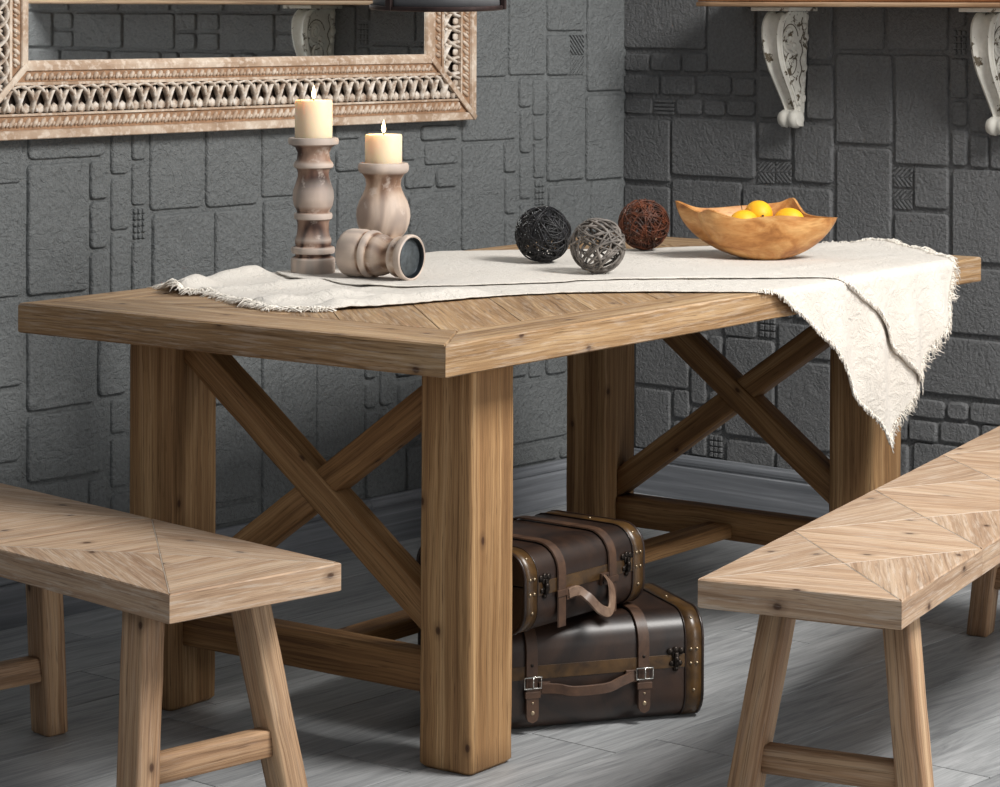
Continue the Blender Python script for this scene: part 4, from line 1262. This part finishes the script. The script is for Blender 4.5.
# side outline of the scroll bracket: (distance from the wall, height), front edge from the top down
FRONT = [(a * .9, b) for a, b in [(.098, .300), (.118, .290), (.134, .272), (.140, .248), (.139, .222), (.132, .192), (.118, .162), (.100, .136), (.080, .110), (.062, .086), (.048, .066), (.040, .052), (.038, .042)]]
def corbel(label, y0):
    c = thing('shelf_bracket', label, 'shelf bracket', (D2 - .0095, y0, .993), 0, 'carved white brackets under the wall shelf')
    fr_ = smooth_profile([(a, b) for a, b in FRONT], 3)
    def width(z): return .036 + .022 * max(0, min(1, (z - .03) / .24))
    # body: two sides and a fluted front
    bm = new_bm()
    L_ = []; 
    flut = [(-.5, 0), (-.40, .004), (-.30, .001), (-.22, -.004), (0, -.006), (.22, -.004), (.30, .001), (.40, .004), (.5, 0)]
    rows = []
    for d, z in fr_:
        w = width(z)
        rows.append([bm.verts.new((-.0005, -w / 2, z))] + [bm.verts.new((-(d + b), w * a, z)) for a, b in flut] + [bm.verts.new((-.0005, w / 2, z))])
    for A, B in zip(rows, rows[1:]):
        for i in range(len(A) - 1):
            bm.faces.new((A[i], A[i + 1], B[i + 1], B[i]))
        bm.faces.new((A[-1], A[0], B[0], B[-1]))
    bm.faces.new(rows[0]); bm.faces.new(rows[-1][::-1])
    obj('scroll_body', bm, PAINT, c, angle=40)
    # rolled foot
    bm = new_bm()
    M_ = Matrix.Translation((-.034, 0, .026)) @ Matrix.Rotation(PI / 2, 4, 'X')
    lathe(bm, [(0, -.030), (.010, -.031), (.018, -.029), (.0205, -.024), (.0235, -.020), (.0235, -.008), (.020, -.004), (.020, .004), (.0235, .008), (.0235, .020), (.0205, .024), (.018, .029), (.010, .031), (0, .030)], 28, M=M_, cap=False)
    box(bm, -.036, -.0005, -.018, .018, .006, .050, bev=.002)
    obj('rolled_foot', bm, PAINT, c, smooth=True, angle=45)
    # carving on both cheeks: raised border, a volute and shell lobes
    for sg in (-1, 1):
        bm = new_bm()
        def P3(d, z, out=.0): return Vector((-d, sg * (width(z) / 2 + out), z))
        tube(bm, [P3(d - .006, z, .0005) for d, z in fr_ if z > .06], .0042, 6)
        vol = []
        for k in range(26):
            th = -PI * .6 + k / 25 * PI * 3.1; rr = .030 * (1 - k / 30)
            vol.append(P3(.086 + rr * math.cos(th), .232 + rr * 1.15 * math.sin(th), .001))
        tube(bm, vol, .0048, 6, rs=[.0052 - .0026 * k / 25 for k in range(26)])
        vol = []
        for k in range(20):
            th = PI * .9 - k / 19 * PI * 2.3; rr = .021 * (1 - k / 26)
            vol.append(P3(.074 + rr * math.cos(th), .172 + rr * 1.2 * math.sin(th), .001))
        tube(bm, vol, .0044, 6, rs=[.0048 - .0024 * k / 19 for k in range(20)])
        for d, z, a, b in ((.080, .236, .010, .012), (.074, .170, .009, .011), (.060, .214, .010, .008), (.054, .196, .008, .007)):
            ellipsoid(bm, tuple(P3(d, z)), (a, .005, b), sub=2)
        # shell lobes running down the wall side
        for k in range(9):
            z = .285 - k * .026; ellipsoid(bm, tuple(P3(.010 + .004 * math.sin(k * 2.1), z)), (.011 - .0004 * k, .0050, .0125), M=Matrix.Rotation(.4, 4, 'Y'), sub=2)
        for k in range(4):
            z = .105 - k * .019; ellipsoid(bm, tuple(P3(.030 - .003 * k, z)), (.006, .004, .010), M=Matrix.Rotation(-.5, 4, 'Y'), sub=2)
        obj('cheek_carving', bm, PAINT, c, smooth=True)
        bm = new_bm()  # thin dark tubes that draw crevice shade beside the carved lines
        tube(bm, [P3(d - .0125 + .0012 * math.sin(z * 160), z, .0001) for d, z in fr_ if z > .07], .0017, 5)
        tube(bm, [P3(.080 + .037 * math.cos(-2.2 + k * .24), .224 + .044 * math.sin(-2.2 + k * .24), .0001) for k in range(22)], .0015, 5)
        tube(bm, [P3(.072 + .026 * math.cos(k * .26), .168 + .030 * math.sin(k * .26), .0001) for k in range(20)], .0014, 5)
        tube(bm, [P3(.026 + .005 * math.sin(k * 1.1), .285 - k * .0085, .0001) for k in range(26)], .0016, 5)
        obj('crevice_shade_lines', bm, CREVICE_SHADE, c, smooth=True)
    bm = new_bm(); box(bm, -.132, -.0005, -.058, .058, .301, .311, bev=.0015); obj('top_plate', bm, PAINT, c)
    return c
corbel('carved white scroll bracket under the shelf, nearer the room corner', 3.809)
corbel('carved white scroll bracket under the shelf, at the right edge of the photo', 3.207)
WOOD_SHELF = wood('warm_brown_shelf', srgb(112, 68, 40), srgb(160, 104, 66), srgb(190, 134, 92), knots=False)
shelf = thing('wall_shelf', 'warm brown wooden shelf board on carved white brackets', 'shelf', (D2 - .0095, 3.2, 1.3042))
bm = new_bm(); beam(bm, (-.100, -1.35, .0285), (-.100, .785, .0285), .20, .030, up=(0, 0, 1), bev=.003); obj('board', bm, WOOD_SHELF, shelf)
SH2 = wood('pale_shelf_edge', srgb(150, 116, 86), srgb(188, 158, 128), srgb(214, 190, 164), knots=False)
bm = new_bm(); beam(bm, (-.102, -1.36, .0065), (-.102, .790, .0065), .196, .012, up=(0, 0, 1), bev=.003); obj('edge_moulding', bm, SH2, shelf)

# ------------------------------------------------------------------ pendant lamp (only its rim hangs into the picture)
RIMM = plain('rusty_dark_rim', srgb(54, 40, 38), .5, .5, var=.4, scale=30)
SHADEM = plain('grey_enamel_shade', srgb(112, 112, 114), .45, .2, var=.15, scale=12)
lamp = thing('pendant_lamp', 'dark rimmed grey metal pendant lamp hanging in front of the mirror', 'pendant lamp', (3.452, 3.046, 1.2965), (math.radians(1.5), math.radians(-2.0), 0))
R_ = .117
bm = new_bm(); lathe(bm, [(R_ - .006, .001), (R_ - .002, 0), (R_, .001), (R_ + .0012, .003), (R_ + .0012, .007), (R_ - .001, .0085), (R_ - .006, .007), (R_ - .006, .001)], 72, cap=False); obj('rim', bm, RIMM, lamp, smooth=True, angle=40)
bm = new_bm(); lathe(bm, [(R_ - .005, .004), (R_ - .0055, .035), (R_ - .010, .060), (.085, .088), (.050, .108), (.034, .116), (.030, .150), (.022, .156), (0, .156)], 72, cap=False)
sh = obj('shade', bm, SHADEM, lamp, smooth=True, angle=40); sh.modifiers.new('t', 'SOLIDIFY').thickness = .0015
for k in range(3):
    a = -1.10 + k * 2 * PI / 3
    M_ = Matrix.Rotation(a, 4, 'Z')
    bm = new_bm(); box(bm, R_ - .004, R_ + .004, -.0065, .0065, .001, .022, bev=.001, M=M_); obj('clip', bm, RIMM, lamp)
bm = new_bm(); tube(bm, [(0, 0, .15), (0, 0, 1.3)], .004, 8); obj('cord', bm, DARKM, lamp)

# ------------------------------------------------------------------ light
def area(name, loc, target, size, energy, col=(1, 1, 1), sy=None):
    ld = bpy.data.lights.new(name, 'AREA'); ld.energy = energy; ld.color = col
    ld.shape = 'RECTANGLE'; ld.size = size; ld.size_y = sy or size
    o = bpy.data.objects.new(name, ld); C.objects.link(o); o.location = loc
    o.rotation_euler = (Vector(target) - Vector(loc)).to_track_quat('-Z', 'Y').to_euler(); return o
area('key_softbox', (4.4, .9, 3.05), (4.2, 3.4, .7), 1.1, 160, (1, .975, .94))
area('front_softbox', (4.5, -1.6, 1.15), (4.3, 3.6, .5), 1.6, 54, (1, .985, .96), 1.7)
area('fill_softbox', (.9, 1.6, 2.5), (3.8, 3.2, .5), 1.8, 6, (.96, .98, 1))
w = bpy.data.worlds.new('studio'); bpy.context.scene.world = w; w.use_nodes = True
w.node_tree.nodes['Background'].inputs[0].default_value = (.93, .96, 1, 1)
w.node_tree.nodes['Background'].inputs[1].default_value = .27

# ------------------------------------------------------------------ camera
cd = bpy.data.cameras.new('camera'); cam = bpy.data.objects.new('camera', cd); C.objects.link(cam)
F_PX, CY, PSI, ROLL, PIT = 2664.484, 28.6538, .6995, -.0047, .008
cd.sensor_fit = 'HORIZONTAL'; cd.sensor_width = 36; cd.lens = F_PX / 1000 * 36
cd.shift_y = -(787 / 2 - CY) / 1000
F0 = Vector((math.cos(PSI), math.sin(PSI), 0)); R0 = Vector((F0.y, -F0.x, 0)); Z = Vector((0, 0, 1))
Fv = F0 * math.cos(PIT) - Z * math.sin(PIT); U0 = Z * math.cos(PIT) + F0 * math.sin(PIT)
Rv = R0 * math.cos(ROLL) - U0 * math.sin(ROLL); Uv = U0 * math.cos(ROLL) + R0 * math.sin(ROLL)
cam.matrix_world = Matrix(((Rv.x, Uv.x, -Fv.x, 0), (Rv.y, Uv.y, -Fv.y, 0), (Rv.z, Uv.z, -Fv.z, 1.3), (0, 0, 0, 1)))
cd.clip_start = .05; cd.clip_end = 60
sc = bpy.context.scene; sc.camera = cam
vs = sc.view_settings; vs.view_transform = 'Standard'; vs.look = 'None'; vs.gamma = 1; vs.exposure = 0; vs.use_curve_mapping = False
